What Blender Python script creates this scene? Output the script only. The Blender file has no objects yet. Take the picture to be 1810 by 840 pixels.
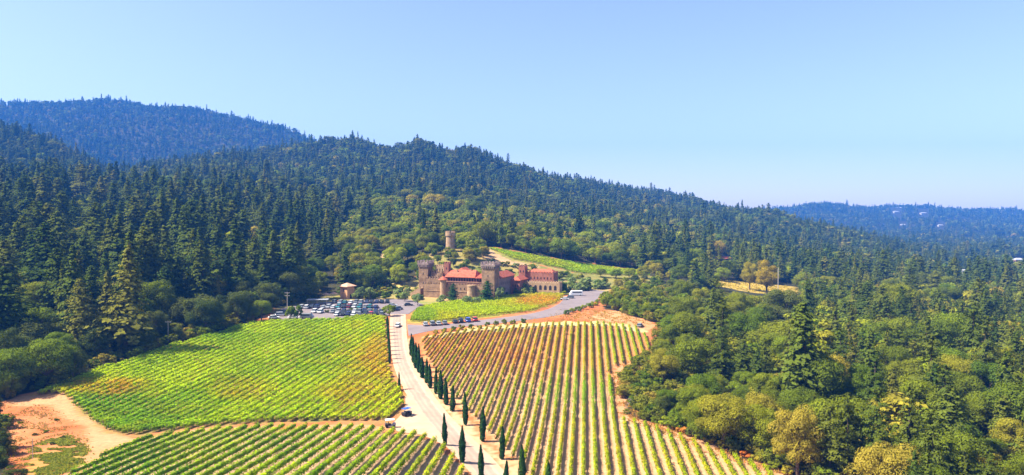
import bpy, bmesh, math, random
import numpy as np
from mathutils import Vector, Matrix

random.seed(7)
RNG = np.random.default_rng(7)
scene = bpy.context.scene
COL = scene.collection

# ------------------------------------------------------------------ camera
CAM_Z = 51.5
F_PX, CX, CY = 1246.0, 905.0, 420.0          # focal length and centre in photograph pixels (1810 x 840)
PITCH = math.atan(35.0 / F_PX)
cam_data = bpy.data.cameras.new('camera')
cam_data.sensor_width = 36.0
cam_data.lens = 36.0 * F_PX / 1810.0
cam_data.clip_start = 1.0
cam_data.clip_end = 20000.0
cam = bpy.data.objects.new('camera', cam_data)
cam.location = (0, 0, CAM_Z)
cam.rotation_euler = (math.radians(90) - PITCH, 0, 0)
COL.objects.link(cam)
scene.camera = cam

# ------------------------------------------------------------------ sky, sun, exposure
SUN_EL, SUN_AZ = math.radians(50), math.radians(-97)     # azimuth from +Y, clockwise: sun to the left
world = bpy.data.worlds.new('World')
scene.world = world
world.use_nodes = True
wn = world.node_tree.nodes
wl = world.node_tree.links
bg = wn['Background']
sky = wn.new('ShaderNodeTexSky')
sky.sky_type = 'NISHITA'
sky.sun_disc = False
sky.sun_elevation = SUN_EL
sky.sun_rotation = SUN_AZ
sky.altitude = 100.0
sky.air_density = 1.0
sky.dust_density = 0.8
sky.ozone_density = 0.5
tint = wn.new('ShaderNodeMix'); tint.data_type = 'RGBA'; tint.blend_type = 'MULTIPLY'; tint.inputs[0].default_value = 1.0
tint.inputs[7].default_value = (1.06, 0.97, 1.0, 1)          # the whole sky a touch less green
wl.new(sky.outputs['Color'], tint.inputs[6])
wl.new(tint.outputs[2], bg.inputs['Color'])
bg.inputs['Strength'].default_value = 0.077
sun_data = bpy.data.lights.new('sun', 'SUN')
sun_data.energy = 5.0
sun_data.angle = math.radians(0.5)
sun_data.color = (1.0, 0.93, 0.80)
sun = bpy.data.objects.new('sun', sun_data)
to_sun = Vector((math.sin(SUN_AZ) * math.cos(SUN_EL), math.cos(SUN_AZ) * math.cos(SUN_EL), math.sin(SUN_EL)))
sun.rotation_euler = to_sun.to_track_quat('Z', 'Y').to_euler()
sun.location = (-300, 0, 400)
COL.objects.link(sun)
scene.view_settings.view_transform = 'Standard'
scene.view_settings.look = 'None'
scene.view_settings.exposure = 1.65
scene.view_settings.gamma = 1.0
scene.view_settings.use_curve_mapping = False
scene.render.engine = 'CYCLES'
cy = scene.cycles
cy.max_bounces = 4
cy.diffuse_bounces = 2
cy.glossy_bounces = 1
cy.transmission_bounces = 2
cy.transparent_max_bounces = 4
cy.volume_bounces = 0
cy.use_denoising = True
cy.use_adaptive_sampling = True
cy.adaptive_threshold = 0.02

HAZE_DENSITY = 1.7e-4
HAZE_COLOR = (0.05, 0.28, 1.0)

# ------------------------------------------------------------------ small helpers
def tag(o, label=None, cat=None, group=None, kind=None):
    if label: o['label'] = label
    if cat: o['category'] = cat
    if group: o['group'] = group
    if kind: o['kind'] = kind
    return o

def empty(name, loc=(0, 0, 0), rz=0.0, parent=None):
    o = bpy.data.objects.new(name, None)
    o.location = loc
    o.rotation_euler = (0, 0, rz)
    if parent: o.parent = parent
    COL.objects.link(o)
    return o

def mesh_from(name, V, Fq, mat, cols=None, smooth=False):
    """V (n,3) array, Fq (m,k) array of equal-size faces or a list of faces."""
    me = bpy.data.meshes.new(name)
    if isinstance(Fq, np.ndarray):
        n, k = Fq.shape
        me.vertices.add(len(V)); me.vertices.foreach_set('co', np.asarray(V, np.float32).ravel())
        me.loops.add(n * k); me.loops.foreach_set('vertex_index', Fq.astype(np.int32).ravel())
        me.polygons.add(n); me.polygons.foreach_set('loop_start', np.arange(0, n * k, k, dtype=np.int32))
        me.polygons.foreach_set('loop_total', np.full(n, k, np.int32))
    else:
        me.from_pydata([tuple(v) for v in V], [], [tuple(f) for f in Fq])
    if cols is not None:
        a = me.color_attributes.new('tint', 'FLOAT_COLOR', 'POINT')
        c = np.ones((len(V), 4), np.float32); c[:, :3] = cols
        a.data.foreach_set('color', c.ravel())
    if mat: me.materials.append(mat)
    me.update(calc_edges=True)
    if smooth:
        me.polygons.foreach_set('use_smooth', np.ones(len(me.polygons), bool))
    return me

def link(name, me, parent=None, loc=(0, 0, 0), rot=(0, 0, 0), scale=(1, 1, 1)):
    o = bpy.data.objects.new(name, me)
    o.location = loc; o.rotation_euler = rot; o.scale = scale
    if parent: o.parent = parent
    COL.objects.link(o)
    return o

class MB:
    """collects simple solids for one mesh"""
    def __init__(s): s.v = []; s.f = []
    def add(s, vs, fs):
        b = len(s.v); s.v += [tuple(p) for p in vs]; s.f += [tuple(b + i for i in f) for f in fs]
    def box(s, x0, x1, y0, y1, z0, z1):
        s.add([(x0, y0, z0), (x1, y0, z0), (x1, y1, z0), (x0, y1, z0), (x0, y0, z1), (x1, y0, z1), (x1, y1, z1), (x0, y1, z1)],
              [(0, 3, 2, 1), (4, 5, 6, 7), (0, 1, 5, 4), (1, 2, 6, 5), (2, 3, 7, 6), (3, 0, 4, 7)])
    def lathe(s, cx, cy_, prof, n=18):
        b = len(s.v)
        for r, z in prof:
            for i in range(n):
                a = 2 * math.pi * i / n
                s.v.append((cx + r * math.cos(a), cy_ + r * math.sin(a), z))
        for k in range(len(prof) - 1):
            for i in range(n):
                j = (i + 1) % n
                s.f.append((b + k * n + i, b + k * n + j, b + (k + 1) * n + j, b + (k + 1) * n + i))
        s.f.append(tuple(b + i for i in reversed(range(n))))
        s.f.append(tuple(b + (len(prof) - 1) * n + i for i in range(n)))
    def tube(s, pts, rads, n=6):
        b = len(s.v)
        pts = [Vector(p) for p in pts]
        for k, p in enumerate(pts):
            d = (pts[min(k + 1, len(pts) - 1)] - pts[max(k - 1, 0)]).normalized()
            u = d.cross(Vector((0.31, 0.95, 0.12))).normalized(); w = d.cross(u)
            for i in range(n):
                a = 2 * math.pi * i / n
                s.v.append(tuple(p + (u * math.cos(a) + w * math.sin(a)) * rads[k]))
        for k in range(len(pts) - 1):
            for i in range(n):
                j = (i + 1) % n
                s.f.append((b + k * n + i, b + k * n + j, b + (k + 1) * n + j, b + (k + 1) * n + i))
        s.f.append(tuple(b + i for i in reversed(range(n))))
        s.f.append(tuple(b + (len(pts) - 1) * n + i for i in range(n)))
    def hip_roof(s, x0, x1, y0, y1, z0, z1, inset=None, th=0.25):
        lx, ly = x1 - x0, y1 - y0
        if inset is None: inset = min(lx, ly) / 2
        ym, xm = (y0 + y1) / 2, (x0 + x1) / 2
        if lx >= ly: a, b = (x0 + inset, ym, z1), (x1 - inset, ym, z1)
        else: a, b = (xm, y0 + inset, z1), (xm, y1 - inset, z1)
        vs = [(x0, y0, z0 - th), (x1, y0, z0 - th), (x1, y1, z0 - th), (x0, y1, z0 - th),
              (x0, y0, z0), (x1, y0, z0), (x1, y1, z0), (x0, y1, z0), a, b]
        fs = [(0, 3, 2, 1), (0, 1, 5, 4), (1, 2, 6, 5), (2, 3, 7, 6), (3, 0, 4, 7)]
        if lx >= ly: fs += [(4, 5, 9, 8), (5, 6, 9), (6, 7, 8, 9), (7, 4, 8)]
        else: fs += [(4, 5, 8), (5, 6, 9, 8), (6, 7, 9), (7, 4, 8, 9)]
        s.add(vs, fs)
    def mesh(s, name, mat): return mesh_from(name, s.v, s.f, mat)
    def build(s, name, mat, parent=None, **k): return link(name, s.mesh(name, mat), parent, **k)

_ones = ['', 'first', 'second', 'third', 'fourth', 'fifth', 'sixth', 'seventh', 'eighth', 'ninth', 'tenth', 'eleventh', 'twelfth', 'thirteenth',
         'fourteenth', 'fifteenth', 'sixteenth', 'seventeenth', 'eighteenth', 'nineteenth']
_tens = {2: ('twentieth', 'twenty'), 3: ('thirtieth', 'thirty'), 4: ('fortieth', 'forty'), 5: ('fiftieth', 'fifty'), 6: ('sixtieth', 'sixty'),
         7: ('seventieth', 'seventy'), 8: ('eightieth', 'eighty'), 9: ('ninetieth', 'ninety')}
def ordw(n):
    if n < 20: return _ones[n]
    t, o = divmod(n, 10)
    return _tens[t][0] if o == 0 else _tens[t][1] + '-' + _ones[o]

# value noise, two-dimensional
_NT = np.random.default_rng(3).random((256, 256))
def vnoise(x, y):
    xi, yi = np.floor(x).astype(int), np.floor(y).astype(int)
    fx, fy = x - xi, y - yi
    fx = fx * fx * (3 - 2 * fx); fy = fy * fy * (3 - 2 * fy)
    a = _NT[xi % 256, yi % 256]; b = _NT[(xi + 1) % 256, yi % 256]
    c = _NT[xi % 256, (yi + 1) % 256]; d = _NT[(xi + 1) % 256, (yi + 1) % 256]
    return (a * (1 - fx) + b * fx) * (1 - fy) + (c * (1 - fx) + d * fx) * fy
def fbm(x, y, o=3):
    s, a, t = 0, 1.0, 0
    for k in range(o):
        s = s + a * vnoise(x * 2 ** k + 17.3 * k, y * 2 ** k + 5.1 * k); t += a; a *= 0.5
    return s / t
def sstep(a, b, x):
    t = np.clip((x - a) / (b - a), 0, 1)
    return t * t * (3 - 2 * t)

# ------------------------------------------------------------------ terrain height
# height relative to the camera along lines of sight to the right and left of the road; the fields are low, wooded hills rise behind
PROF = {
 -500: [(180, -50), (300, -34), (450, -6), (700, 35), (850, 45), (1150, 180), (1400, 190), (1800, 200), (2600, 400), (3500, 330)],
 0:    [(180, -51), (300, -36), (450, -10), (700, 26), (850, 30), (1150, 144), (1400, 130), (1800, 150), (2600, 424), (3500, 300)],
 110:  [(180, -51.5), (300, -36), (450, -10), (700, 24), (850, 24), (1150, 112), (1400, 100), (1800, 130), (2600, 434), (3500, 300)],
 200:  [(180, -51.5), (300, -37), (450, -12), (700, 20), (850, 24), (1150, 64), (1300, 60), (1800, 100), (2600, 440), (3500, 300)],
 300:  [(180, -51.5), (300, -39), (450, -14), (700, 18), (850, 30), (1150, 72), (1300, 84), (1800, 80), (2600, 424), (3500, 300)],
 400:  [(180, -51.5), (300, -40), (450, -20), (700, 12), (1000, 60), (1300, 100), (1500, 96), (1800, 80), (2600, 388), (3500, 250)],
 500:  [(180, -51.5), (285, -41.5), (370, -41.5), (450, -28), (700, 4), (1000, 50), (1500, 136), (1900, 120), (2600, 332), (3500, 200)],
 560:  [(180, -51.5), (285, -42), (375, -41.5), (450, -30), (700, 0), (1000, 46), (1500, 152), (1900, 140), (2600, 280), (3500, 150)],
 620:  [(180, -51.5), (285, -42), (378, -41), (450, -30), (700, 0), (1000, 46), (1500, 162), (1900, 130), (2600, 200), (3500, 120)],
 665:  [(180, -51.5), (285, -42), (385, -41.2), (450, -30), (520, -21), (700, 0), (1000, 45), (1500, 146), (1900, 120), (2600, 170), (3500, 110)],
 700:  [(180, -51.5), (285, -42), (390, -41.5), (450, -29), (520, -20), (700, 0), (1000, 44), (1500, 138), (1900, 110), (2600, 150), (3500, 100)],
 740:  [(180, -51.5), (285, -42), (400, -42), (450, -25), (520, -17), (700, 0), (1000, 44), (1500, 164), (1900, 110), (2600, 150), (3500, 100)],
 790:  [(180, -51.5), (285, -42), (412, -42), (450, -22), (520, -18), (700, -2), (1000, 38), (1500, 136), (1900, 100), (2600, 130), (3500, 90)],
 830:  [(180, -51.5), (285, -42), (412, -42), (450, -23), (520, -19), (700, -3), (1000, 34), (1500, 150), (1900, 100), (2600, 120), (3500, 80)],
 862:  [(180, -51.5), (285, -42), (414, -42), (455, -24), (520, -20), (700, -5), (1000, 28), (1500, 128), (1900, 92), (2600, 100), (3500, 70)],
 900:  [(180, -51.5), (285, -42), (415, -42), (460, -26), (520, -22), (700, -8), (1000, 22), (1500, 108), (1900, 80), (2600, 80), (3500, 60)],
 960:  [(180, -51.5), (285, -42), (415, -42), (470, -30), (540, -25), (700, -12), (1000, 12), (1500, 82), (1900, 74), (2600, 60), (3500, 40)],
 1050: [(180, -51.5), (285, -42), (420, -42), (500, -36), (560, -32), (700, -20), (1000, 0), (1500, 52), (1900, 84), (2600, 50), (3500, 30)],
 1150: [(180, -51.5), (285, -43.5), (420, -43), (520, -41), (700, -29), (1000, -12), (1500, 30), (1800, 52), (2600, 30), (3500, 20)],
 1250: [(180, -52), (300, -48), (500, -46), (700, -39), (1000, -24), (1500, 20), (1900, 20), (2600, 0), (3500, 0)],
 1350: [(180, -53), (300, -51), (500, -51), (700, -48), (1000, -40), (1400, 8), (1800, -5), (2600, -10), (3500, 30)],
 1450: [(180, -54), (300, -54), (500, -55), (700, -55), (1000, -48), (1300, -27), (1600, -52), (2300, -60), (3500, 56), (4200, 30)],
 1550: [(180, -55), (300, -56), (500, -57), (700, -60), (1000, -62), (1200, -57), (1500, -74), (2100, -76), (2700, -30), (3500, 42), (4200, 20)],
 1640: [(180, -55), (300, -57), (500, -59), (700, -63), (1000, -70), (1500, -78), (2100, -76), (2700, -30), (3500, 40), (4200, 20)],
 1810: [(180, -56), (300, -58), (500, -60), (700, -65), (1000, -73), (1500, -78), (2100, -76), (2700, -34), (3500, 26), (4200, 10)],
 2300: [(180, -56), (300, -58), (500, -60), (700, -65), (1000, -73), (1500, -78), (2100, -76), (2700, -34), (3500, 20), (4200, 10)],
}
_LD = np.linspace(math.log(60), math.log(7000), 260)
_cx = np.array(sorted(PROF))
_tab = np.array([np.interp(np.exp(_LD), [60] + [p[0] for p in PROF[c]] + [7000], [-51.5] + [p[1] for p in PROF[c]] + [min(PROF[c][-1][1], 0)]) for c in _cx])
def _sm(a, n, axis):
    k = np.exp(-0.5 * (np.arange(-3 * n, 3 * n + 1) / n) ** 2); k /= k.sum()
    pad = [(0, 0)] * a.ndim; pad[axis] = (3 * n, 3 * n)
    b = np.pad(a, pad, mode='edge')
    return np.apply_along_axis(lambda m: np.convolve(m, k, 'valid'), axis, b)
_CXF = np.arange(-500, 2301, 20.0)
_tab = np.array([np.interp(_CXF, _cx, _tab[:, j]) for j in range(len(_LD))]).T
_tab = _sm(_tab, 2, 1)
def zt(X, Y):
    """ground height at X, Y (camera stands at 0, 0)"""
    X = np.asarray(X, float); Y = np.asarray(Y, float)
    D = np.maximum(Y, 60.0)
    c = np.clip((CX + F_PX * X / np.maximum(D, 90) + 500) / 20.0, 0, len(_CXF) - 1.001)
    l = np.clip((np.log(D) - _LD[0]) / (_LD[1] - _LD[0]), 0, len(_LD) - 1.001)
    ci, li = c.astype(int), l.astype(int); fc, fl = c - ci, l - li
    z = (_tab[ci, li] * (1 - fc) + _tab[ci + 1, li] * fc) * (1 - fl) + (_tab[ci, li + 1] * (1 - fc) + _tab[ci + 1, li + 1] * fc) * fl
    z = z + CAM_Z
    z = z + 0.09 * np.clip(176 - Y, 0, 70) * sstep(-2, -26, X) * sstep(-130, -100, X)          # knoll under the near left vineyard
    am = sstep(430, 800, D) * 7 + sstep(900, 2400, D) * 20
    z = z + am * (fbm(X / 260 + 40, Y / 260 + 9, 3) - 0.5) * 2 * 0.6
    z = z + sstep(950, 1350, D) * 17 * (fbm(X / 130 + 7, Y / 130 + 31, 3) - 0.5) * 2
    z = z + sstep(420, 520, D) * 5 * (fbm(X / 60 + 4, Y / 60 + 90, 2) - 0.5)
    z = z + 0.35 * (fbm(X / 25, Y / 25, 2) - 0.5) * sstep(60, 120, D)
    return z

_FW = np.array([0, math.cos(PITCH), -math.sin(PITCH)]); _UP = np.array([0, math.sin(PITCH), math.cos(PITCH)])
_TS = np.exp(np.linspace(math.log(60), math.log(6000), 3000))
def ground(px, py):
    """point of the ground seen at a photograph pixel"""
    d = _FW + np.array([1, 0, 0]) * (px - CX) / F_PX + _UP * (CY - py) / F_PX
    d = d / d[1]
    z = CAM_Z + d[2] * _TS; g = zt(d[0] * _TS, _TS)
    k = np.argmax(z < g)
    if not (z < g).any(): k = len(_TS) - 1
    k = max(k, 1)
    a0, a1 = z[k - 1] - g[k - 1], z[k] - g[k]
    t = _TS[k - 1] + (_TS[k] - _TS[k - 1]) * (a0 / (a0 - a1) if a0 != a1 else 0)
    return Vector((d[0] * t, t, float(zt(d[0] * t, t))))
def project(X, Y, Z):
    X = np.asarray(X, float); Y = np.asarray(Y, float); Z = np.asarray(Z, float) - CAM_Z
    de = Y * _FW[1] + Z * _FW[2]
    up = Y * _UP[1] + Z * _UP[2]
    de = np.maximum(de, 1.0)
    return CX + F_PX * X / de, CY - F_PX * up / de
def inpoly(px, py, poly):
    px = np.asarray(px); py = np.asarray(py)
    r = np.zeros(px.shape, bool)
    n = len(poly)
    for i in range(n):
        x0, y0 = poly[i]; x1, y1 = poly[(i + 1) % n]
        if y0 == y1: continue
        c = ((y0 > py) != (y1 > py)) & (px < (x1 - x0) * (py - y0) / (y1 - y0) + x0)
        r ^= c
    return r

# ------------------------------------------------------------------ materials
def nodes_of(name):
    m = bpy.data.materials.new(name); m.use_nodes = True
    nt = m.node_tree
    return m, nt, nt.nodes, nt.links, nt.nodes['Principled BSDF']

def ramp(nt, stops):
    r = nt.nodes.new('ShaderNodeValToRGB')
    el = r.color_ramp.elements
    while len(el) < len(stops): el.new(0.5)
    for e, (p, c) in zip(el, stops): e.position = p; e.color = (*c, 1)
    return r

def surf(name, c1, c2, scale=0.5, rough=0.85, bump=0.0, fine=None, detail=6, coord='Object'):
    m, nt, n, l, b = nodes_of(name)
    tc = n.new('ShaderNodeTexCoord'); no = n.new('ShaderNodeTexNoise')
    no.inputs['Scale'].default_value = scale; no.inputs['Detail'].default_value = detail; no.inputs['Roughness'].default_value = 0.65
    l.new(tc.outputs[coord], no.inputs['Vector'])
    r = ramp(nt, [(0.32, c1), (0.68, c2)])
    l.new(no.outputs['Fac'], r.inputs['Fac']); l.new(r.outputs['Color'], b.inputs['Base Color'])
    b.inputs['Roughness'].default_value = rough
    b.inputs['Specular IOR Level'].default_value = 0.2
    if bump:
        bp = n.new('ShaderNodeBump'); bp.inputs['Strength'].default_value = bump; bp.inputs['Distance'].default_value = 0.2
        n2 = n.new('ShaderNodeTexNoise'); n2.inputs['Scale'].default_value = fine or scale * 6; n2.inputs['Detail'].default_value = 4
        l.new(tc.outputs[coord], n2.inputs['Vector']); l.new(n2.outputs['Fac'], bp.inputs['Height']); l.new(bp.outputs['Normal'], b.inputs['Normal'])
    return m

def leafmat(name, stops, trans=0.3, tint=False, rnd=0.35):
    """leaves: colour differs from plant to plant and a little from leaf clump to leaf clump"""
    m = bpy.data.materials.new(name); m.use_nodes = True
    nt = m.node_tree; n = nt.nodes; l = nt.links
    n.remove(n['Principled BSDF'])
    out = n['Material Output']
    if tint:
        at = n.new('ShaderNodeAttribute'); at.attribute_name = 'tint'; col = at.outputs['Color']
    else:
        oi = n.new('ShaderNodeObjectInfo'); r = ramp(nt, stops)
        r.color_ramp.interpolation = 'LINEAR'
        l.new(oi.outputs['Random'], r.inputs['Fac']); col = r.outputs['Color']
        at = n.new('ShaderNodeAttribute'); at.attribute_name = 'tint'
        mx = n.new('ShaderNodeMix'); mx.data_type = 'RGBA'; mx.blend_type = 'MULTIPLY'; mx.inputs[0].default_value = 1.0
        l.new(col, mx.inputs[6]); l.new(at.outputs['Color'], mx.inputs[7]); col = mx.outputs[2]
    d = n.new('ShaderNodeBsdfDiffuse'); t = n.new('ShaderNodeBsdfTranslucent'); mix = n.new('ShaderNodeMixShader')
    mix.inputs[0].default_value = trans
    l.new(col, d.inputs['Color']); l.new(col, t.inputs['Color'])
    l.new(d.outputs[0], mix.inputs[1]); l.new(t.outputs[0], mix.inputs[2]); l.new(mix.outputs[0], out.inputs['Surface'])
    return m

M = {}
M['brush'] = leafmat('undergrowth_leaves', [(0, (0.11, 0.13, 0.012)), (0.5, (0.17, 0.17, 0.016)), (1, (0.24, 0.18, 0.025))], 0.2)
M['bark'] = surf('bark', (0.09, 0.06, 0.04), (0.17, 0.12, 0.085), 3.0, 0.95)
M['conifer'] = leafmat('conifer_needles', [(0, (0.056, 0.086, 0.012)), (0.45, (0.086, 0.112, 0.014)), (0.8, (0.118, 0.130, 0.016)), (1, (0.160, 0.150, 0.022))], 0.2)
M['conifer_dark'] = leafmat('conifer_needles_dark', [(0, (0.038, 0.064, 0.010)), (0.5, (0.064, 0.090, 0.011)), (1, (0.095, 0.110, 0.013))], 0.2)
M['oak'] = leafmat('oak_leaves', [(0, (0.095, 0.130, 0.010)), (0.3, (0.140, 0.168, 0.012)), (0.6, (0.185, 0.202, 0.012)), (0.85, (0.235, 0.225, 0.016)), (1, (0.28, 0.22, 0.026))], 0.25)
M['oak_green'] = leafmat('green_leaves', [(0, (0.075, 0.120, 0.010)), (0.5, (0.120, 0.172, 0.011)), (1, (0.175, 0.215, 0.012))], 0.25)
M['oak_dark'] = leafmat('dark_leaves', [(0, (0.045, 0.070, 0.014)), (0.5, (0.075, 0.098, 0.018)), (1, (0.110, 0.125, 0.022))], 0.2)
M['bright'] = leafmat('bright_leaves', [(0, (0.22, 0.27, 0.012)), (1, (0.32, 0.34, 0.016))], 0.35)
M['gold'] = leafmat('golden_leaves', [(0, (0.29, 0.25, 0.02)), (0.7, (0.34, 0.27, 0.02)), (1, (0.36, 0.245, 0.022))], 0.3)
M['orange'] = leafmat('orange_leaves', [(0, (0.470, 0.134, 0.025)), (1, (0.448, 0.202, 0.030))], 0.25)
M['olive'] = leafmat('olive_leaves', [(0, (0.141, 0.192, 0.062)), (0.5, (0.192, 0.243, 0.078)), (1, (0.218, 0.269, 0.062))], 0.2)
M['grey_brush'] = leafmat('grey_brush', [(0, (0.20, 0.17, 0.14)), (1, (0.30, 0.25, 0.20))], 0.1)
M['cypress'] = leafmat('cypress_leaves', [(0, (0.018, 0.052, 0.011)), (1, (0.034, 0.078, 0.013))], 0.15)
M['vine'] = leafmat('vine_leaves', None, 0.35, tint=True)
M['post'] = surf('trellis_wood', (0.14, 0.09, 0.06), (0.26, 0.18, 0.12), 2.0)
M['stone'] = surf('castle_stone', (0.14, 0.080, 0.042), (0.35, 0.222, 0.125), 0.42, 0.9, 0.5, 2.2)
M['stone_pale'] = surf('pale_stone', (0.27, 0.165, 0.085), (0.42, 0.28, 0.16), 0.5, 0.9, 0.4, 2.0)
M['stone_grey'] = surf('grey_stone', (0.19, 0.13, 0.12), (0.30, 0.22, 0.19), 0.5, 0.9, 0.5, 2.0)
M['brick_red'] = surf('red_brick', (0.20, 0.075, 0.05), (0.34, 0.14, 0.09), 0.6, 0.9, 0.4, 2.2)
M['rooftile'] = surf('roof_tile', (0.28, 0.06, 0.03), (0.44, 0.125, 0.065), 0.9, 0.85, 0.5, 3.0)
M['stucco'] = surf('ochre_stucco', (0.52, 0.26, 0.12), (0.62, 0.34, 0.17), 0.7, 0.9)
M['tile_tan'] = surf('tan_tile', (0.52, 0.27, 0.16), (0.64, 0.38, 0.24), 1.2, 0.85, 0.4, 3)
M['dark_open'] = surf('dark_opening', (0.015, 0.012, 0.014), (0.03, 0.025, 0.025), 1.0, 0.6)
M['asphalt'] = surf('asphalt', (0.15, 0.12, 0.12), (0.21, 0.17, 0.165), 0.12, 0.9, 0.1, 3, coord='Object')
M['white_wall'] = surf('white_wall', (0.42, 0.39, 0.34), (0.52, 0.48, 0.42), 0.4)
M['tyre'] = surf('tyre_rubber', (0.02, 0.02, 0.02), (0.03, 0.03, 0.03), 3)
M['metal'] = surf('grey_metal', (0.3, 0.3, 0.3), (0.4, 0.4, 0.4), 2, 0.4)
M['cream'] = surf('cream_canvas', (0.72, 0.68, 0.6), (0.8, 0.77, 0.7), 2, 0.7)
M['rubble'] = surf('rubble', (0.30, 0.25, 0.22), (0.50, 0.43, 0.38), 1.2, 0.95, 0.4)
M['wood_pole'] = surf('weathered_pole', (0.38, 0.30, 0.24), (0.52, 0.44, 0.36), 2)

def paint(name, c, rough=0.25, metal=0.0):
    m, nt, n, l, b = nodes_of(name)
    no = n.new('ShaderNodeTexNoise'); no.inputs['Scale'].default_value = 1.5
    r = ramp(nt, [(0.3, tuple(x * 0.93 for x in c)), (0.7, c)])
    l.new(no.outputs['Fac'], r.inputs['Fac']); l.new(r.outputs['Color'], b.inputs['Base Color'])
    b.inputs['Roughness'].default_value = rough; b.inputs['Metallic'].default_value = metal
    return m
PAINT = {'white': paint('paint_white', (0.78, 0.78, 0.76)), 'silver': paint('paint_silver', (0.50, 0.52, 0.53), 0.3, 0.3), 'grey': paint('paint_grey', (0.20, 0.21, 0.22)),
         'black': paint('paint_black', (0.02, 0.02, 0.024)), 'blue': paint('paint_blue', (0.03, 0.10, 0.42)), 'navy': paint('paint_navy', (0.02, 0.035, 0.12)),
         'red': paint('paint_red', (0.50, 0.03, 0.03)), 'maroon': paint('paint_maroon', (0.20, 0.025, 0.05)), 'teal': paint('paint_teal', (0.03, 0.22, 0.24))}
M['glass'] = paint('car_glass', (0.03, 0.04, 0.05), 0.08)
M['lens'] = paint('lamp_lens', (0.8, 0.8, 0.75), 0.1)

# ------------------------------------------------------------------ ground sheet with its soils
P_LEFT = [(45, 702), (150, 664), (300, 614), (440, 574), (478, 569), (590, 567), (640, 560), (681, 562), (683, 600), (686, 640), (694, 670), (708, 692),
          (715, 715), (703, 735), (690, 747), (640, 745), (500, 748), (400, 752), (300, 763), (215, 771), (165, 752), (130, 718), (108, 699)]
P_NEAR = [(222, 786), (300, 771), (400, 761), (500, 757), (640, 758), (690, 764), (742, 770), (782, 786), (806, 815), (826, 842), (850, 880), (860, 1060), (-250, 1060), (40, 890), (130, 842)]
P_RIGHT = [(742, 600), (770, 591), (860, 582), (960, 574), (1060, 572), (1122, 579), (1147, 600), (1148, 630), (1110, 645), (1080, 652), (1076, 662), (1082, 700), (1088, 735),
           (1100, 742), (1140, 750), (1190, 768), (1260, 796), (1330, 821), (1390, 843), (1470, 880), (1650, 1060), (950, 1060), (930, 880), (918, 835), (893, 800), (864, 770), (838, 742), (812, 716),
           (793, 692), (773, 667), (757, 641), (746, 615)]
P_FRONT = [(722, 569), (734, 549), (762, 540), (870, 527), (950, 521), (1003, 518), (985, 537), (940, 552), (850, 561), (765, 572)]
P_UPPER = [(853, 436), (900, 446), (1000, 463), (1070, 473), (1145, 482), (1152, 489), (1030, 485), (965, 470), (905, 458)]
# bare ground, kept free of trees
P_CLEAR = [(-60, 730), (20, 706), (100, 686), (200, 646), (300, 612), (440, 574), (465, 560), (484, 545), (540, 534), (600, 526), (660, 518), (722, 508), (730, 490), (742, 474),
           (790, 455), (851, 434), (900, 443), (1000, 460), (1145, 480), (1156, 492), (1090, 506), (1078, 520), (1066, 545), (1130, 562), (1168, 575), (1154, 600), (1156, 630), (1100, 654),
           (1086, 690), (1094, 736), (1165, 750), (1262, 788), (1340, 816), (1400, 838), (1490, 875), (1700, 1060), (-300, 1060), (-60, 850), (10, 838), (10, 755), (-60, 750)]
P_YELLOW = [(1268, 497), (1300, 499), (1345, 500), (1400, 507), (1410, 520), (1350, 519), (1310, 512), (1270, 508)]

def axis_coords(a, b, step, lo, hi, g):
    c = list(np.arange(a, b + 0.01, step))
    s = step; x = c[-1]
    while x < hi: s = min(s * g, 60); x += s; c.append(x)
    s = step; x = c[0]; pre = []
    while x > lo: s = min(s * g, 60); x -= s; pre.append(x)
    return np.array(pre[::-1] + c)
gx = axis_coords(-150, 90, 1.25, -4500, 4500, 1.06)
gy = axis_coords(95, 425, 1.25, -150, 4250, 1.035)
GX, GY = np.meshgrid(gx, gy)
GZ = zt(GX, GY)
nx, ny = len(gx), len(gy)
Vg = np.stack([GX.ravel(), GY.ravel(), GZ.ravel()], 1)
ii = np.arange((ny - 1) * (nx - 1)); r_, c_ = ii // (nx - 1), ii % (nx - 1); b0 = r_ * nx + c_
Fg = np.stack([b0, b0 + 1, b0 + nx + 1, b0 + nx], 1)
ppx, ppy = project(Vg[:, 0], Vg[:, 1], Vg[:, 2])
w = (fbm(Vg[:, 0] / 5, Vg[:, 1] / 5, 2) - 0.5); w2 = (fbm(Vg[:, 0] / 5 + 50, Vg[:, 1] / 5, 2) - 0.5)
ppx = ppx + w * 26 * np.clip(180 / np.maximum(Vg[:, 1], 60), 0.2, 1.5); ppy = ppy + w2 * 14 * np.clip(180 / np.maximum(Vg[:, 1], 60), 0.2, 1.5)
ppx[Vg[:, 1] < 30] = -9999
n1 = fbm(Vg[:, 0] / 12, Vg[:, 1] / 12, 3)[:, None]; n2 = fbm(Vg[:, 0] / 40 + 9, Vg[:, 1] / 40, 3)[:, None]
def lerp(a, b, t): return np.asarray(a) * (1 - t) + np.asarray(b) * t
Cg = lerp((0.028, 0.030, 0.012), (0.055, 0.050, 0.018), n1)                                  # forest floor
clear = inpoly(ppx, ppy, P_CLEAR)
dirt = lerp((0.40, 0.115, 0.035), (0.47, 0.20, 0.08), np.clip(n1 * 1.6 - 0.3, 0, 1))
Cg[clear] = dirt[clear]
def zone(poly, c):
    k = inpoly(ppx, ppy, poly); Cg[k] = c[k]
zone([(470, 575), (485, 545), (540, 530), (730, 505), (800, 500), (1000, 505), (1080, 508), (1066, 530), (1000, 520), (870, 527), (735, 549), (690, 540), (600, 530)],
     lerp((0.20, 0.22, 0.05), (0.38, 0.26, 0.10), np.clip(n1 * 2 - 0.5, 0, 1)))
zone(P_UPPER, lerp((0.20, 0.24, 0.04), (0.36, 0.28, 0.08), n1))
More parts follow.
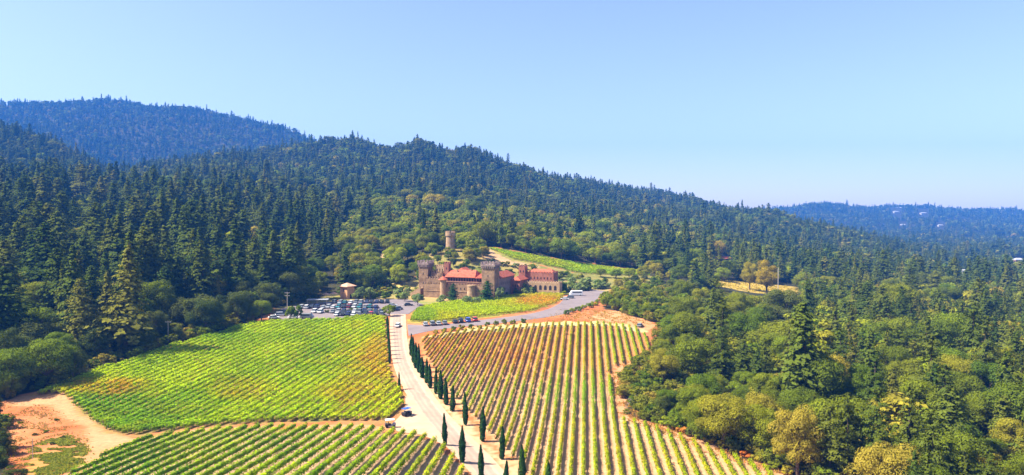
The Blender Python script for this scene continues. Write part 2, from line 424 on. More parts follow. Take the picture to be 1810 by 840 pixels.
zone(P_FRONT, lerp((0.22, 0.24, 0.03), (0.36, 0.28, 0.05), n1))
zone(P_LEFT, lerp((0.17, 0.17, 0.04), (0.38, 0.20, 0.07), np.clip(n1 * 1.5 - 0.2, 0, 1)))
zone(P_NEAR, lerp((0.42, 0.28, 0.13), (0.46, 0.30, 0.19), n1))
up = np.clip((Vg[:, 1:2] - 190) / 50, 0, 1)
zone(P_RIGHT, lerp(lerp((0.49, 0.275, 0.13), (0.53, 0.33, 0.175), n1), lerp((0.46, 0.19, 0.055), (0.52, 0.27, 0.10), n1), up))
zone([(742, 598), (860, 577), (960, 569), (1060, 567), (1125, 573), (1150, 588), (1122, 583), (1060, 576), (960, 578), (860, 587)], lerp((0.52, 0.40, 0.15), (0.58, 0.46, 0.21), n1))   # pale straw headland
path = lerp((0.46, 0.22, 0.095), (0.50, 0.28, 0.14), n1)
zone([(18, 706), (70, 702), (112, 698), (135, 722), (175, 758), (216, 774), (300, 766), (400, 756), (700, 752), (700, 762), (400, 761), (300, 770), (230, 783), (140, 842), (120, 842), (150, 800), (165, 775), (120, 735), (80, 715), (20, 716)], path)
zone([(70, 790), (110, 772), (145, 790), (148, 810), (110, 838), (60, 845), (50, 820)], lerp((0.36, 0.24, 0.05), (0.50, 0.20, 0.07), np.clip(n1 * 2.6 - 0.8, 0, 1)))       # weedy patch
zone([(1060, 552), (1090, 550), (1135, 565), (1162, 575), (1148, 586), (1120, 576), (1065, 569), (1040, 565)], lerp((0.52, 0.23, 0.09), (0.54, 0.32, 0.17), n1))
zone([(1076, 655), (1130, 640), (1156, 628), (1150, 652), (1108, 664), (1108, 700), (1118, 744), (1090, 737), (1080, 700)], path)
zone([(1094, 738), (1165, 752), (1262, 788), (1340, 815), (1420, 845), (1380, 845), (1330, 824), (1260, 799), (1190, 771), (1140, 753), (1100, 745)], path)
zone([(718, 600), (724, 600), (745, 640), (775, 690), (812, 735), (850, 770), (900, 820), (950, 880), (920, 880), (880, 815), (835, 775), (795, 735), (764, 695), (740, 658), (727, 630)], lerp((0.52, 0.30, 0.15), (0.56, 0.37, 0.21), n1))
zone([(1028, 485), (1158, 487), (1164, 502), (1090, 510), (1045, 506)], lerp((0.15, 0.17, 0.035), (0.30, 0.24, 0.07), n1))
zone(P_YELLOW, lerp((0.40, 0.30, 0.05), (0.50, 0.36, 0.10), n1))
zone([(735, 508), (700, 515), (680, 506), (700, 498), (735, 492)], lerp((0.45, 0.36, 0.06), (0.55, 0.40, 0.16), n1))
zone([(640, 452), (675, 448), (712, 455), (700, 470), (650, 466)], lerp((0.50, 0.30, 0.16), (0.6, 0.42, 0.24), n1))
zone([(726, 510), (740, 470), (770, 440), (853, 436), (905, 458), (965, 471), (1030, 485), (1075, 500), (1075, 512), (900, 512)], lerp((0.15, 0.17, 0.035), (0.34, 0.25, 0.08), np.clip(n1 * 2.2 - 0.6, 0, 1)))
zone([(836, 441), (856, 438), (905, 460), (955, 472), (930, 473), (885, 464), (850, 452)], lerp((0.42, 0.25, 0.12), (0.48, 0.33, 0.18), n1))
m, nt, n, l, b = nodes_of('soil')
at = n.new('ShaderNodeAttribute'); at.attribute_name = 'tint'
tc = n.new('ShaderNodeTexCoord'); no = n.new('ShaderNodeTexNoise'); no.inputs['Scale'].default_value = 0.9; no.inputs['Detail'].default_value = 8; no.inputs['Roughness'].default_value = 0.7
l.new(tc.outputs['Object'], no.inputs['Vector'])
rr = ramp(nt, [(0.3, (0.68, 0.64, 0.60)), (0.7, (1.12, 1.10, 1.06))])
l.new(no.outputs['Fac'], rr.inputs['Fac'])
mx = n.new('ShaderNodeMix'); mx.data_type = 'RGBA'; mx.blend_type = 'MULTIPLY'; mx.inputs[0].default_value = 1.0
l.new(at.outputs['Color'], mx.inputs[6]); l.new(rr.outputs['Color'], mx.inputs[7]); l.new(mx.outputs[2], b.inputs['Base Color'])
bp = n.new('ShaderNodeBump'); bp.inputs['Strength'].default_value = 0.6; bp.inputs['Distance'].default_value = 0.25
l.new(no.outputs['Fac'], bp.inputs['Height']); l.new(bp.outputs['Normal'], b.inputs['Normal'])
b.inputs['Roughness'].default_value = 0.95; b.inputs['Specular IOR Level'].default_value = 0.1
M['soil'] = m
tag(link('ground', mesh_from('ground', Vg, Fg, M['soil'], Cg, True)), kind='structure')

# ------------------------------------------------------------------ roads and car parks (sheets draped just above the ground)
def drape(name, left_px, right_px, mat, lift, nu=8, nv=6):
    L = [ground(*p) for p in left_px]; R = [ground(*p) for p in right_px]
    V = []; rows = 0
    for k in range(len(L) - 1):
        last = k == len(L) - 2
        for i in range(nu + (1 if last else 0)):
            t = i / nu
            a = L[k].lerp(L[k + 1], t); b = R[k].lerp(R[k + 1], t)
            for j in range(nv + 1):
                p = a.lerp(b, j / nv); V.append((p.x, p.y, 0))
            rows += 1
    V = np.array(V); V[:, 2] = zt(V[:, 0], V[:, 1]) + lift
    F = []
    for r in range(rows - 1):
        for j in range(nv):
            q = r * (nv + 1) + j
            F.append((q, q + 1, q + nv + 2, q + nv + 1))
    me_ = mesh_from(name, V, np.array(F), mat, None, True)
    at_ = me_.attributes.new('across', 'FLOAT', 'POINT'); at_.data.foreach_set('value', np.tile(np.linspace(0, 1, nv + 1), rows).astype(np.float32))
    o = link(name, me_)
    tag(o, kind='structure')
    return o
def smooth_px(pts, n=3):
    """Catmull-Rom through pixel points"""
    out = []
    for i in range(len(pts) - 1):
        p0 = pts[max(i - 1, 0)]; p1 = pts[i]; p2 = pts[i + 1]; p3 = pts[min(i + 2, len(pts) - 1)]
        for k in range(n):
            t = k / n
            out.append(tuple(0.5 * (2 * p1[a] + (p2[a] - p0[a]) * t + (2 * p0[a] - 5 * p1[a] + 4 * p2[a] - p3[a]) * t * t + (-p0[a] + 3 * p1[a] - 3 * p2[a] + p3[a]) * t ** 3) for a in (0, 1)))
    out.append(pts[-1]); return out
M['road'] = surf('pale_road', (0.31, 0.21, 0.15), (0.40, 0.28, 0.205), 0.16, 0.9, 0.1, 3)
nt = M['road'].node_tree; n = nt.nodes; l = nt.links; b = n['Principled BSDF']
at = n.new('ShaderNodeAttribute'); at.attribute_name = 'across'
nz_ = n.new('ShaderNodeTexNoise'); nz_.inputs['Scale'].default_value = 0.35; tc = n.new('ShaderNodeTexCoord'); l.new(tc.outputs['Object'], nz_.inputs['Vector'])
ad = n.new('ShaderNodeMath'); ad.operation = 'MULTIPLY_ADD'; ad.inputs[1].default_value = 0.22; l.new(nz_.outputs['Fac'], ad.inputs[0]); l.new(at.outputs['Fac'], ad.inputs[2])
tr = ramp(nt, [(0.10, (1.25, 1.22, 1.18)), (0.24, (0.86, 0.86, 0.87)), (0.38, (1.06, 1.05, 1.03)), (0.52, (0.84, 0.85, 0.87)), (0.66, (1.05, 1.04, 1.03)), (0.80, (0.84, 0.84, 0.86)), (0.95, (0.95, 0.95, 0.95)), (1.0, (1.25, 1.22, 1.18))])
l.new(ad.outputs[0], tr.inputs['Fac'])
mx = n.new('ShaderNodeMix'); mx.data_type = 'RGBA'; mx.blend_type = 'MULTIPLY'; mx.inputs[0].default_value = 1.0
src = b.inputs['Base Color'].links[0].from_socket
l.new(src, mx.inputs[6]); l.new(tr.outputs['Color'], mx.inputs[7]); l.new(mx.outputs[2], b.inputs['Base Color'])
M['gravel_lot'] = surf('gravel_apron', (0.42, 0.27, 0.165), (0.48, 0.325, 0.21), 0.25, 0.95, 0.15, 3)
road_l = [(690, 556), (689, 575), (690, 600), (693, 635), (702, 665), (718, 697), (742, 735), (775, 775), (806, 808), (838, 845), (880, 900), (935, 985)]
road_r = [(717, 556), (718, 575), (720, 600), (727, 630), (740, 658), (764, 695), (795, 735), (835, 775), (868, 808), (902, 845), (950, 900), (1020, 985)]
drape('road_shoulder', smooth_px(road_l), smooth_px(road_r), M['gravel_lot'], 0.07, 3, 8)
def mixpx(a, b, t): return [(p[0] + (q[0] - p[0]) * t, p[1] + (q[1] - p[1]) * t) for p, q in zip(a, b)]
drape('road', smooth_px(mixpx(road_l, road_r, 0.16)), smooth_px(mixpx(road_l, road_r, 0.80)), M['road'], 0.10, 3, 24)
drape('gravel_apron', smooth_px([(716, 700), (716, 722), (705, 738), (693, 752), (706, 764), (745, 769), (786, 788)]),
      smooth_px([(722, 700), (735, 722), (748, 738), (762, 752), (775, 764), (784, 772), (800, 795)]), M['gravel_lot'], 0.05, 3, 8)
drape('junction', [(687, 556), (688, 548), (690, 540)], [(722, 556), (735, 546), (748, 538)], M['asphalt'], 0.10)
drape('side_road', smooth_px([(720, 574), (770, 575), (850, 566), (930, 556), (970, 546), (990, 536)]),
      smooth_px([(722, 594), (775, 583), (860, 574), (940, 565), (995, 556), (1022, 548)]), M['asphalt'], 0.07, 4, 5)
drape('upper_car_park', smooth_px([(990, 536), (1003, 524), (1020, 515), (1040, 511)]),
      smooth_px([(1022, 548), (1040, 541), (1055, 530), (1070, 515)]), M['asphalt'], 0.12, 4, 6)
drape('car_park', [(472, 570), (480, 558), (500, 545), (540, 537), (600, 532), (660, 530), (700, 529), (725, 530)],
      [(540, 572), (560, 568), (590, 565), (630, 561), (660, 560), (682, 560), (690, 557), (748, 538)], M['asphalt'], 0.06, 4, 12)

# ------------------------------------------------------------------ vineyards: every row a thing, leaves in one mesh, trunks and posts another
def leaf_quads(C, N, S, rng, stretch=1.0):
    """irregular four-sided leaf clumps at C facing N"""
    n = len(C)
    N = N / np.maximum(np.linalg.norm(N, axis=1, keepdims=True), 1e-6)
    A = rng.normal(size=(n, 3)); U = np.cross(N, A); U /= np.maximum(np.linalg.norm(U, axis=1, keepdims=True), 1e-6)
    W = np.cross(N, U)
    S = np.asarray(S).reshape(-1, 1) * 0.5
    q = []
    for k in range(4):
        a = math.pi / 2 * k
        r = S * rng.uniform(0.65, 1.25, (n, 1))
        q.append(C + U * (math.cos(a) * r * stretch) + W * (math.sin(a) * r) + N * (rng.uniform(-0.2, 0.2, (n, 1)) * S))
    V = np.stack(q, 1).reshape(-1, 3)
    return V, np.arange(4 * n).reshape(n, 4)

GREEN = np.array((0.20, 0.36, 0.008)); LIME = np.array((0.46, 0.58, 0.006)); YEL = np.array((0.55, 0.45, 0.015)); ORA = np.array((0.66, 0.25, 0.02)); RED = np.array((0.52, 0.09, 0.02)); DARK = np.array((0.075, 0.19, 0.010))
def blob(px, py, cx_, cy_, rx, ry): return np.clip(1.25 - ((px - cx_) / rx) ** 2 - ((py - cy_) / ry) ** 2, 0, 1)
def vine_colour(field, X, Y, rng):
    px, py = project(X, Y, zt(X, Y))
    a = fbm(X / 16, Y / 16, 3)[:, None]; b = fbm(X / 5 + 70, Y / 5, 2)[:, None]; r = rng.random((len(X), 1))
    if field == 'left':
        c = lerp(GREEN, LIME, np.clip(a * 1.6 - 0.2 + (r - 0.5) * 0.5, 0, 1))
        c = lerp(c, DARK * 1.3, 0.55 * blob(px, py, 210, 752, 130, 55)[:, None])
        y_ = np.clip(0.35 * sstep(480, 700, px)[:, None] + b * 0.9 - 0.55 + 0.35 * blob(px, py, 655, 655, 80, 60)[:, None], 0, 0.8)
        c = lerp(c, YEL, y_)
        o = 0.62 * blob(px, py, 178, 690, 95, 18) + 0.5 * blob(px, py, 665, 640, 40, 38) + 0.3 * blob(px, py, 425, 692, 70, 24) + 0.35 * blob(px, py, 620, 700, 60, 25)
        o = np.clip(o[:, None] * (0.35 + b), 0, 0.9) * (r > 0.25)
        c = lerp(c, ORA, o)
    elif field == 'near':
        c = lerp(GREEN * 0.85, LIME * 0.9, np.clip(b * 1.5 - 0.3 + (r - 0.5) * 0.6, 0, 1))
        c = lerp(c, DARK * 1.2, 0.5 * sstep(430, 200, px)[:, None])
        c = lerp(c, YEL, np.clip(0.35 * sstep(560, 800, px)[:, None] * r * 2, 0, 0.6))
    elif field == 'right':
        c = lerp(LIME * 0.55, YEL * 0.76, np.clip(a * 1.4 - 0.2 + 0.25 * sstep(690, 600, py)[:, None] + (r - 0.5) * 0.8, 0, 1))
        g = np.clip(0.9 * blob(px, py, 1030, 700, 130, 30) + 0.5 * blob(px, py, 1100, 600, 70, 50) + 0.4 * blob(px, py, 800, 700, 90, 60), 0, 1)[:, None]
        c = lerp(c, GREEN, np.clip(g + (b - 0.5), 0, 1))
        up_ = sstep(720, 640, py)[:, None] * sstep(1050, 900, px)[:, None]
        c = lerp(c, GREEN, np.clip(1.6 * (fbm(X / 9 + 20, Y / 9, 2)[:, None] - 0.5), 0, 0.8))
        c = lerp(c, ORA, np.clip(up_ * (b * 1.7 - 0.62), 0, 0.75) * (r > 0.4))
        c = lerp(c, RED, np.clip(up_ * (a - 0.55) * 3, 0, 0.7) * (r > 0.6))
    elif field == 'front':
        c = lerp(LIME * 0.85, YEL * 0.9, np.clip(a * 1.2 - 0.45 + 0.6 * sstep(850, 970, px)[:, None], 0, 1))
        c = lerp(c, ORA, np.clip(0.9 * blob(px, py, 950, 534, 45, 10)[:, None] * (0.4 + b), 0, 0.85) * (r > 0.3))
        c = lerp(c, GREEN, np.clip(blob(px, py, 745, 560, 30, 14)[:, None], 0, 0.7))
    else:
        c = lerp(LIME, GREEN, np.clip(b, 0, 1)); c = lerp(c, YEL, np.clip(a - 0.45, 0, 0.6))
    return c * rng.uniform(0.8, 1.2, (len(X), 1))

def vine_field(field, poly, direction, spacing, width, height, dens, size, ymin, ymax, label, group, from_right=False, gap=0.0):
    rng = np.random.default_rng(sum(map(ord, field)))
    d = np.array(direction, float); d /= np.linalg.norm(d); nrm = np.array([d[1], -d[0]])
    W = [ground(*p) for p in poly if p[1] < 900]
    P2 = np.array([(p.x, p.y) for p in W])
    o0, o1 = (P2 @ nrm).min() - 60, (P2 @ nrm).max() + 60
    s0, s1 = (P2 @ d).min() - 80, (P2 @ d).max() + 30
    segs = []
    for off in np.arange(o0, o1, spacing):
        s = np.arange(s0, s1, 0.5)
        X = off * nrm[0] + s * d[0]; Y = off * nrm[1] + s * d[1]
        px, py = project(X, Y, zt(X, Y))
        k = inpoly(px, py, poly) & (Y > ymin) & (Y < ymax)
        e = np.flatnonzero(np.diff(np.concatenate([[0], k.astype(int), [0]])))
        for a, b in zip(e[::2], e[1::2]):
            if b - a < 12: continue
            vis = (py[a:b] < 845) & (px[a:b] > -20) & (px[a:b] < 1830)
            if vis.sum() < 6: continue
            segs.append((off, s[a], s[b - 1]))
    if from_right: segs = segs[::-1]
    for i, (off, a, b) in enumerate(segs):
        Ln = b - a
        a = a + rng.uniform(0, 1.2); b = b - rng.uniform(0, 1.2)
        # a vine every 1.6 m, each with its own vigour
        nv = max(int(Ln / 1.6), 2)
        vig = rng.uniform(0.8, 1.15, nv) * np.where(rng.random(nv) < gap, 0.35, 1.0)
        n = int(Ln * dens)
        s = rng.uniform(a, b, n)
        v = np.interp((s - a) / 1.6, np.arange(nv), vig)
        keep = rng.random(n) < v; s = s[keep]; v = v[keep]; n = len(s)
        th = rng.uniform(-0.35 * math.pi, 1.35 * math.pi, n)
        X0 = off * nrm[0] + s * d[0]; Y0 = off * nrm[1] + s * d[1]
        band = np.zeros(n)
        if field == 'right':
            qx, qy = project(X0, Y0, zt(X0, Y0)); band = blob(qx, qy, 1035, 698, 110, 26)
        rad = rng.uniform(0.7, 1.12, n) * (0.75 + 0.3 * v) * (1 + 0.45 * band)
        lat = np.cos(th) * rad * width / 2; hz = height * 0.62 + np.sin(th) * rad * height * 0.40 * (1 + 0.15 * band)
        X = X0 + nrm[0] * lat; Y = Y0 + nrm[1] * lat
        Z = zt(X0, Y0) + hz
        N = np.stack([np.cos(th) * nrm[0], np.cos(th) * nrm[1], np.sin(th) + 0.6], 1) + rng.normal(size=(n, 3)) * 0.45
        C = np.stack([X, Y, Z], 1)
        V, Fq = leaf_quads(C, N, size * rng.uniform(0.7, 1.3, n), rng)
        pv_ = rng.uniform(0.68, 1.22, nv + 2)[np.clip(((s - a) / 1.6).astype(int), 0, nv)]
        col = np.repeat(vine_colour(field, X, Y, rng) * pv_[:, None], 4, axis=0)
        # inner shoots: a lumpy six-sided core so that rows are not see-through
        ns = max(int(Ln / 0.8), 3); sc_ = np.linspace(a, b, ns)
        cv = np.interp((sc_ - a) / 1.6, np.arange(nv), vig) * rng.uniform(0.5, 0.78, ns)
        Xc = off * nrm[0] + sc_ * d[0]; Yc = off * nrm[1] + sc_ * d[1]; Zc = zt(Xc, Yc) + height * 0.6
        ang = np.arange(6) * math.pi / 3
        lx = np.cos(ang)[None] * cv[:, None] * width / 2; lz = np.sin(ang)[None] * cv[:, None] * height * 0.36
        VC = np.stack([Xc[:, None] + lx * nrm[0], Yc[:, None] + lx * nrm[1], Zc[:, None] + lz], 2).reshape(-1, 3)
        q = (np.arange(ns - 1)[:, None] * 6 + np.arange(6)[None]).ravel(); q2 = (np.arange(ns - 1)[:, None] * 6 + (np.arange(6)[None] + 1) % 6).ravel()
        FC = np.stack([q, q2, q2 + 6, q + 6], 1) + len(V)
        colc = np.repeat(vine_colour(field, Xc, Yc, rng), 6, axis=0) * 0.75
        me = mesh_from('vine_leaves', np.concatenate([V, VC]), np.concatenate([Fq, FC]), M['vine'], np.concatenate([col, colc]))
        mid = (a + b) / 2
        root = empty('vine_row', (off * nrm[0] + mid * d[0], off * nrm[1] + mid * d[1], 0))
        o = link('vine_leaves', me, root); o.matrix_parent_inverse = Matrix.Translation(root.location).inverted()
        # trunks and stakes
        st = np.arange(a, b, 1.6); nt_ = len(st)
        Xs = off * nrm[0] + st * d[0]; Ys = off * nrm[1] + st * d[1]; Zs = zt(Xs, Ys)
        base = np.array([(-.04, -.03), (.04, -.03), (0, .05)])
        hh = np.where(np.arange(nt_) % 4 == 0, height * 1.06, height * 0.6)
        lo = np.stack([Xs[:, None] + base[None, :, 0], Ys[:, None] + base[None, :, 1], np.repeat(Zs[:, None] - 0.1, 3, 1)], 2)
        hi = lo.copy(); hi[:, :, 2] = (Zs + hh)[:, None]
        VT = np.concatenate([lo, hi], 1).reshape(-1, 3)
        bs = np.arange(nt_)[:, None] * 6
        FT = np.concatenate([bs + np.array([[0, 1, 4, 3]]), bs + np.array([[1, 2, 5, 4]]), bs + np.array([[2, 0, 3, 5]])])
        o = link('trunks_and_stakes', mesh_from('trunks_and_stakes', VT, FT, M['post']), root); o['kind'] = 'stuff'; o.matrix_parent_inverse = Matrix.Translation(root.location).inverted()
        tag(root, label.format(ordw(i + 1)), 'vine row', group)
    return len(segs)

n_l = vine_field('left', P_LEFT, (0.23, 1), 2.5, 1.95, 1.55, 20, 0.46, 90, 330, '{} row of bright green vines from the forest side in the big left vineyard', 'vine rows of the big green vineyard')
n_n = vine_field('near', P_NEAR, (0.06, 1), 2.75, 1.02, 1.65, 28, 0.35, 95, 200, '{} vine row from the dirt track side in the near vineyard left of the road', 'vine rows of the near vineyard')
n_r = vine_field('right', P_RIGHT, (0.105, 1), 2.5, 0.85, 1.6, 24, 0.33, 95, 330, '{} yellowing vine row counted from the cypress-lined road in the right vineyard', 'vine rows of the right vineyard', gap=0.05)
n_f = vine_field('front', P_FRONT, (0.95, 0.30), 2.4, 1.35, 1.6, 9, 0.5, 250, 420, '{} row of yellow-green vines up from the side road below the castle', 'vine rows below the castle', from_right=True)
gu0, gu1 = ground(862, 441), ground(1130, 484)
n_u = vine_field('upper', P_UPPER, (gu1.x - gu0.x, gu1.y - gu0.y), 2.6, 1.7, 1.7, 7, 0.6, 380, 700, '{} row of green vines in the narrow strip above the castle', 'vine rows on the slope above the castle')
print('rows', n_l, n_n, n_r, n_f, n_u)

# ------------------------------------------------------------------ tree shapes (unit: metres, shared by all trees of a shape)
def conifer_mesh(seed, h, r, nbr, per, leaf, ragged=0.25, base=0.10):
    g = np.random.default_rng(seed); shape = (0.75, 0.5, 0.62, 0.42, 0.85, 0.55)[seed % 6]; wob = g.uniform(9, 26)
    C, N, S, T = [], [], [], []
    for i in range(nbr):
        t = base + (1 - base) * (i + g.random()) / nbr
        t = min(t, 0.995)
        L = r * ((1 - t) ** shape * (0.55 + 0.45 * min(1, (t - base) * 6 + 0.3))) * (1 + 0.22 * math.sin(t * wob + seed)) * g.uniform(1 - ragged, 1 + ragged) + 0.15
        ph = g.uniform(0, 2 * math.pi)
        rise = g.uniform(-0.35, 0.05) if t < 0.8 else g.uniform(0.0, 0.5)
        m = max(2, int(per * (0.4 + 0.6 * L / r)))
        for j in range(m):
            q = ((j + g.random()) / m) ** 0.7
            rr_ = L * q
            sx = g.normal() * 0.13 * L * q
            C.append((math.cos(ph) * rr_ - math.sin(ph) * sx, math.sin(ph) * rr_ + math.cos(ph) * sx, t * h + rise * rr_ * (0.5 + 0.5 * q) + g.normal() * 0.15))
            N.append((math.cos(ph) * 0.85 + g.normal() * 0.22, math.sin(ph) * 0.85 + g.normal() * 0.22, 0.62 + g.normal() * 0.22))
            S.append(leaf * g.uniform(0.7, 1.35) * (0.55 + 0.45 * (1 - t)))
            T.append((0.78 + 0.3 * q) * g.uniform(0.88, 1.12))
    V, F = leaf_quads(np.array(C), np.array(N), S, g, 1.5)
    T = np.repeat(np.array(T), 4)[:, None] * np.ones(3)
    return V, F, T
def conifer_trunk(seed, h):
    g = np.random.default_rng(seed); mb = MB(); rad = h * 0.014
    pts = [(g.normal() * 0.1 * (k > 0), g.normal() * 0.1 * (k > 0), z) for k, z in enumerate((-1.0, h * 0.1, h * 0.35, h * 0.6, h * 0.85, h * 0.97))]
    mb.tube(pts, [rad * 1.4, rad, rad * 0.8, rad * 0.55, rad * 0.25, rad * 0.06], 6)
    for k in range(14):
        z = h * g.uniform(0.08, 0.8); a = g.uniform(0, 6.28); L = h * 0.15 * (1 - z / h)
        mb.tube([(0, 0, z), (math.cos(a) * L, math.sin(a) * L, z - 0.1 * L)], [rad * 0.3, rad * 0.06], 3)
    return mb
def broad_mesh(seed, h, r, nbl, per, leaf, low=0.25, flat=1.0):
    g = np.random.default_rng(seed)
    C, N, S, T = [], [], [], []
    zc = h * (low + (1 - low) * 0.48); rz = h * (1 - low) * 0.5
    blobs = []
    for i in range(nbl):
        a = g.uniform(0, 2 * math.pi); cz = g.uniform(-0.75, 0.95); q = math.sqrt(max(0, 1 - cz * cz * 0.9)) * g.uniform(0.45, 0.92)
        br = r * g.uniform(0.18, 0.42)
        blobs.append((math.cos(a) * q * (r - br * 0.5), math.sin(a) * q * (r - br * 0.5), zc + cz * (rz - br * 0.6) * flat, br))
    for bx, by, bz, br in blobs:
        t0 = g.uniform(0.75, 1.2)
        for j in range(per):
            n_ = g.normal(size=3); n_ /= np.linalg.norm(n_)
            if n_[2] < -0.3 and g.random() < 0.6: n_[2] = -n_[2]
            rr_ = br * g.uniform(0.75, 1.1)
            C.append((bx + n_[0] * rr_, by + n_[1] * rr_, bz + n_[2] * rr_ * 0.85))
            N.append(n_ + g.normal(size=3) * 0.26 + np.array((0, 0, 0.2))); S.append(leaf * g.uniform(0.6, 1.25)); T.append(t0 * g.uniform(0.86, 1.14))
    V, F = leaf_quads(np.array(C), np.array(N), S, g)
    return V, F, np.repeat(np.array(T), 4)[:, None] * np.ones(3), blobs
def broad_trunk(seed, h, blobs):
    g = np.random.default_rng(seed); mb = MB(); rad = h * 0.028; f = h * 0.24
    mb.tube([(0, 0, -1.0), (0, 0, f * 0.5), (g.normal() * 0.2, g.normal() * 0.2, f)], [rad * 1.35, rad, rad * 0.8], 7)
    for k in range(min(9, len(blobs))):
        x, y, z, _ = blobs[k * len(blobs) // min(9, len(blobs))]
        mb.tube([(0, 0, f * 0.9), (x * 0.45, y * 0.45, f + (z - f) * 0.55), (x * 0.95, y * 0.95, z)], [rad * 0.6, rad * 0.38, rad * 0.1], 5)
    return mb

SHAPES = {}       # kind -> list of (crown mesh, trunk mesh, height, radius)
def reg(kind, crown, trunk, h, r): SHAPES.setdefault(kind, []).append((crown, trunk, h, r))
for s in range(6):
    r = (4.2, 3.9, 5.0, 4.4, 3.4, 4.8)[s]
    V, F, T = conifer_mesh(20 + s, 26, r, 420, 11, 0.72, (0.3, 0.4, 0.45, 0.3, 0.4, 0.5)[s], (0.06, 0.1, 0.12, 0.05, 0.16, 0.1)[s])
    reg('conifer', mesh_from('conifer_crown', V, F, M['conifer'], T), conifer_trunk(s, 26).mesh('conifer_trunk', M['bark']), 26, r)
for s in range(3):          # looser pines with irregular tops
    V, F, T = conifer_mesh(50 + s, 22, 5.2, 170, 44, 0.44, 0.6, 0.14)
    reg('pine', mesh_from('pine_crown', V, F, M['conifer'], T), conifer_trunk(9 + s, 22).mesh('pine_trunk', M['bark']), 22, 5.2)
for s in range(6):
    h, r = ((11, 5.6), (12, 5.2), (10, 6.0), (13, 5.0), (12, 5.8), (9.5, 5.0))[s]
    V, F, T, B = broad_mesh(80 + s, h, r, (36, 44, 40, 36, 46, 32)[s], 520, 0.235, (0.18, 0.2, 0.22, 0.15, 0.12, 0.2)[s])
    reg('oak', mesh_from('broadleaf_crown', V, F, M['oak'], T), broad_trunk(s, h, B).mesh('broadleaf_trunk', M['bark']), h, r)
for s in range(3):
    V, F, T, B = broad_mesh(120 + s, 2.6, 1.7, 11, 90, 0.30, 0.02)
    reg('bush', mesh_from('bush_leaves', V, F, M['oak'], T), broad_trunk(30 + s, 2.6, B).mesh('bush_stems', M['bark']), 2.6, 1.7)
for s in range(2):
    V, F, T, B = broad_mesh(140 + s, 4.6, 2.7, 16, 120, 0.34, 0.18)
    reg('olive', mesh_from('olive_crown', V, F, M['olive'], T), broad_trunk(40 + s, 4.6, B).mesh('olive_trunk', M['bark']), 4.6, 2.7)
def cypress_mesh(seed, h=7.2, r=0.62):
    g = np.random.default_rng(seed); n = 1500
    t = g.random(n) ** 0.85; a = g.uniform(0, 6.283, n)
    R = r * np.interp(t, [0, 0.06, 0.25, 0.55, 0.85, 1], [0.55, 0.85, 1.0, 0.88, 0.42, 0.03]) * g.uniform(0.82, 1.1, n) * (1 + 0.16 * np.sin(2 * a + 9 * t + seed) + 0.1 * np.sin(21 * t + seed * 2))
    C = np.stack([np.cos(a) * R, np.sin(a) * R, 0.25 + t * (h - 0.25)], 1)
    N = np.stack([np.cos(a), np.sin(a), np.full(n, 0.35)], 1) + g.normal(size=(n, 3)) * 0.35
    V, F = leaf_quads(C, N, g.uniform(0.22, 0.42, n), g)
    T = np.repeat(g.uniform(0.7, 1.3, n), 4)[:, None] * np.ones(3)
    ns = 12; zz = np.linspace(0.3, h * 0.97, ns); rr_ = r * 0.72 * np.interp(zz / h, [0, 0.06, 0.25, 0.55, 0.85, 1], [0.55, 0.85, 1, 0.88, 0.42, 0.03])
    an = np.arange(8) * math.pi / 4
    VC = np.stack([np.cos(an)[None] * rr_[:, None], np.sin(an)[None] * rr_[:, None], np.repeat(zz[:, None], 8, 1)], 2).reshape(-1, 3)
    q = (np.arange(ns - 1)[:, None] * 8 + np.arange(8)[None]).ravel(); q2 = (np.arange(ns - 1)[:, None] * 8 + (np.arange(8)[None] + 1) % 8).ravel()
    FC = np.stack([q, q2, q2 + 8, q + 8], 1) + len(V)
    return np.concatenate([V, VC]), np.concatenate([F, FC]), np.concatenate([T, np.ones((len(VC), 3)) * 0.8])
for s in range(6):
    V, F, T = cypress_mesh(160 + s, 7.2, (0.62, 0.56, 0.7, 0.6, 0.66, 0.52)[s])
    mb = MB(); mb.tube([(0, 0, -0.5), (0, 0, 3.0)], [0.14, 0.07], 6)
    reg('cypress', mesh_from('cypress_foliage', V, F, M['cypress'], T), mb.mesh('cypress_trunk', M['bark']), 7.2, 0.62)

NAMES = {'conifer': ('conifer_tree', 'crown', 'trunk', 'tree'), 'pine': ('pine_tree', 'crown', 'trunk', 'tree'), 'oak': ('broadleaf_tree', 'crown', 'trunk', 'tree'),
         'bush': ('bush', 'leaves', 'stems', 'bush'), 'olive': ('olive_tree', 'crown', 'trunk', 'tree'), 'cypress': ('cypress_tree', 'foliage', 'trunk', 'tree')}
def plant(kind, x, y, z, height, width, rz, variant, mat, label, group):
    cm, tm, h, r = SHAPES[kind][variant % len(SHAPES[kind])]
    nm = NAMES[kind]
    root = empty(nm[0], (x, y, z), rz)
    s = height / h; sw = (width / (2 * r)) if width else s
    root.scale = (sw, sw, s)
    root.rotation_euler.x = 0.035 * math.sin(x * 3.1 + y); root.rotation_euler.y = 0.035 * math.sin(x * 1.7 + y * 2.3)
    c = link(nm[1], cm, root)
    if mat is not None:
        c.material_slots[0].link = 'OBJECT'; c.material_slots[0].material = mat
    link(nm[2], tm, root)
    tag(root, label, nm[3], group)
    return root

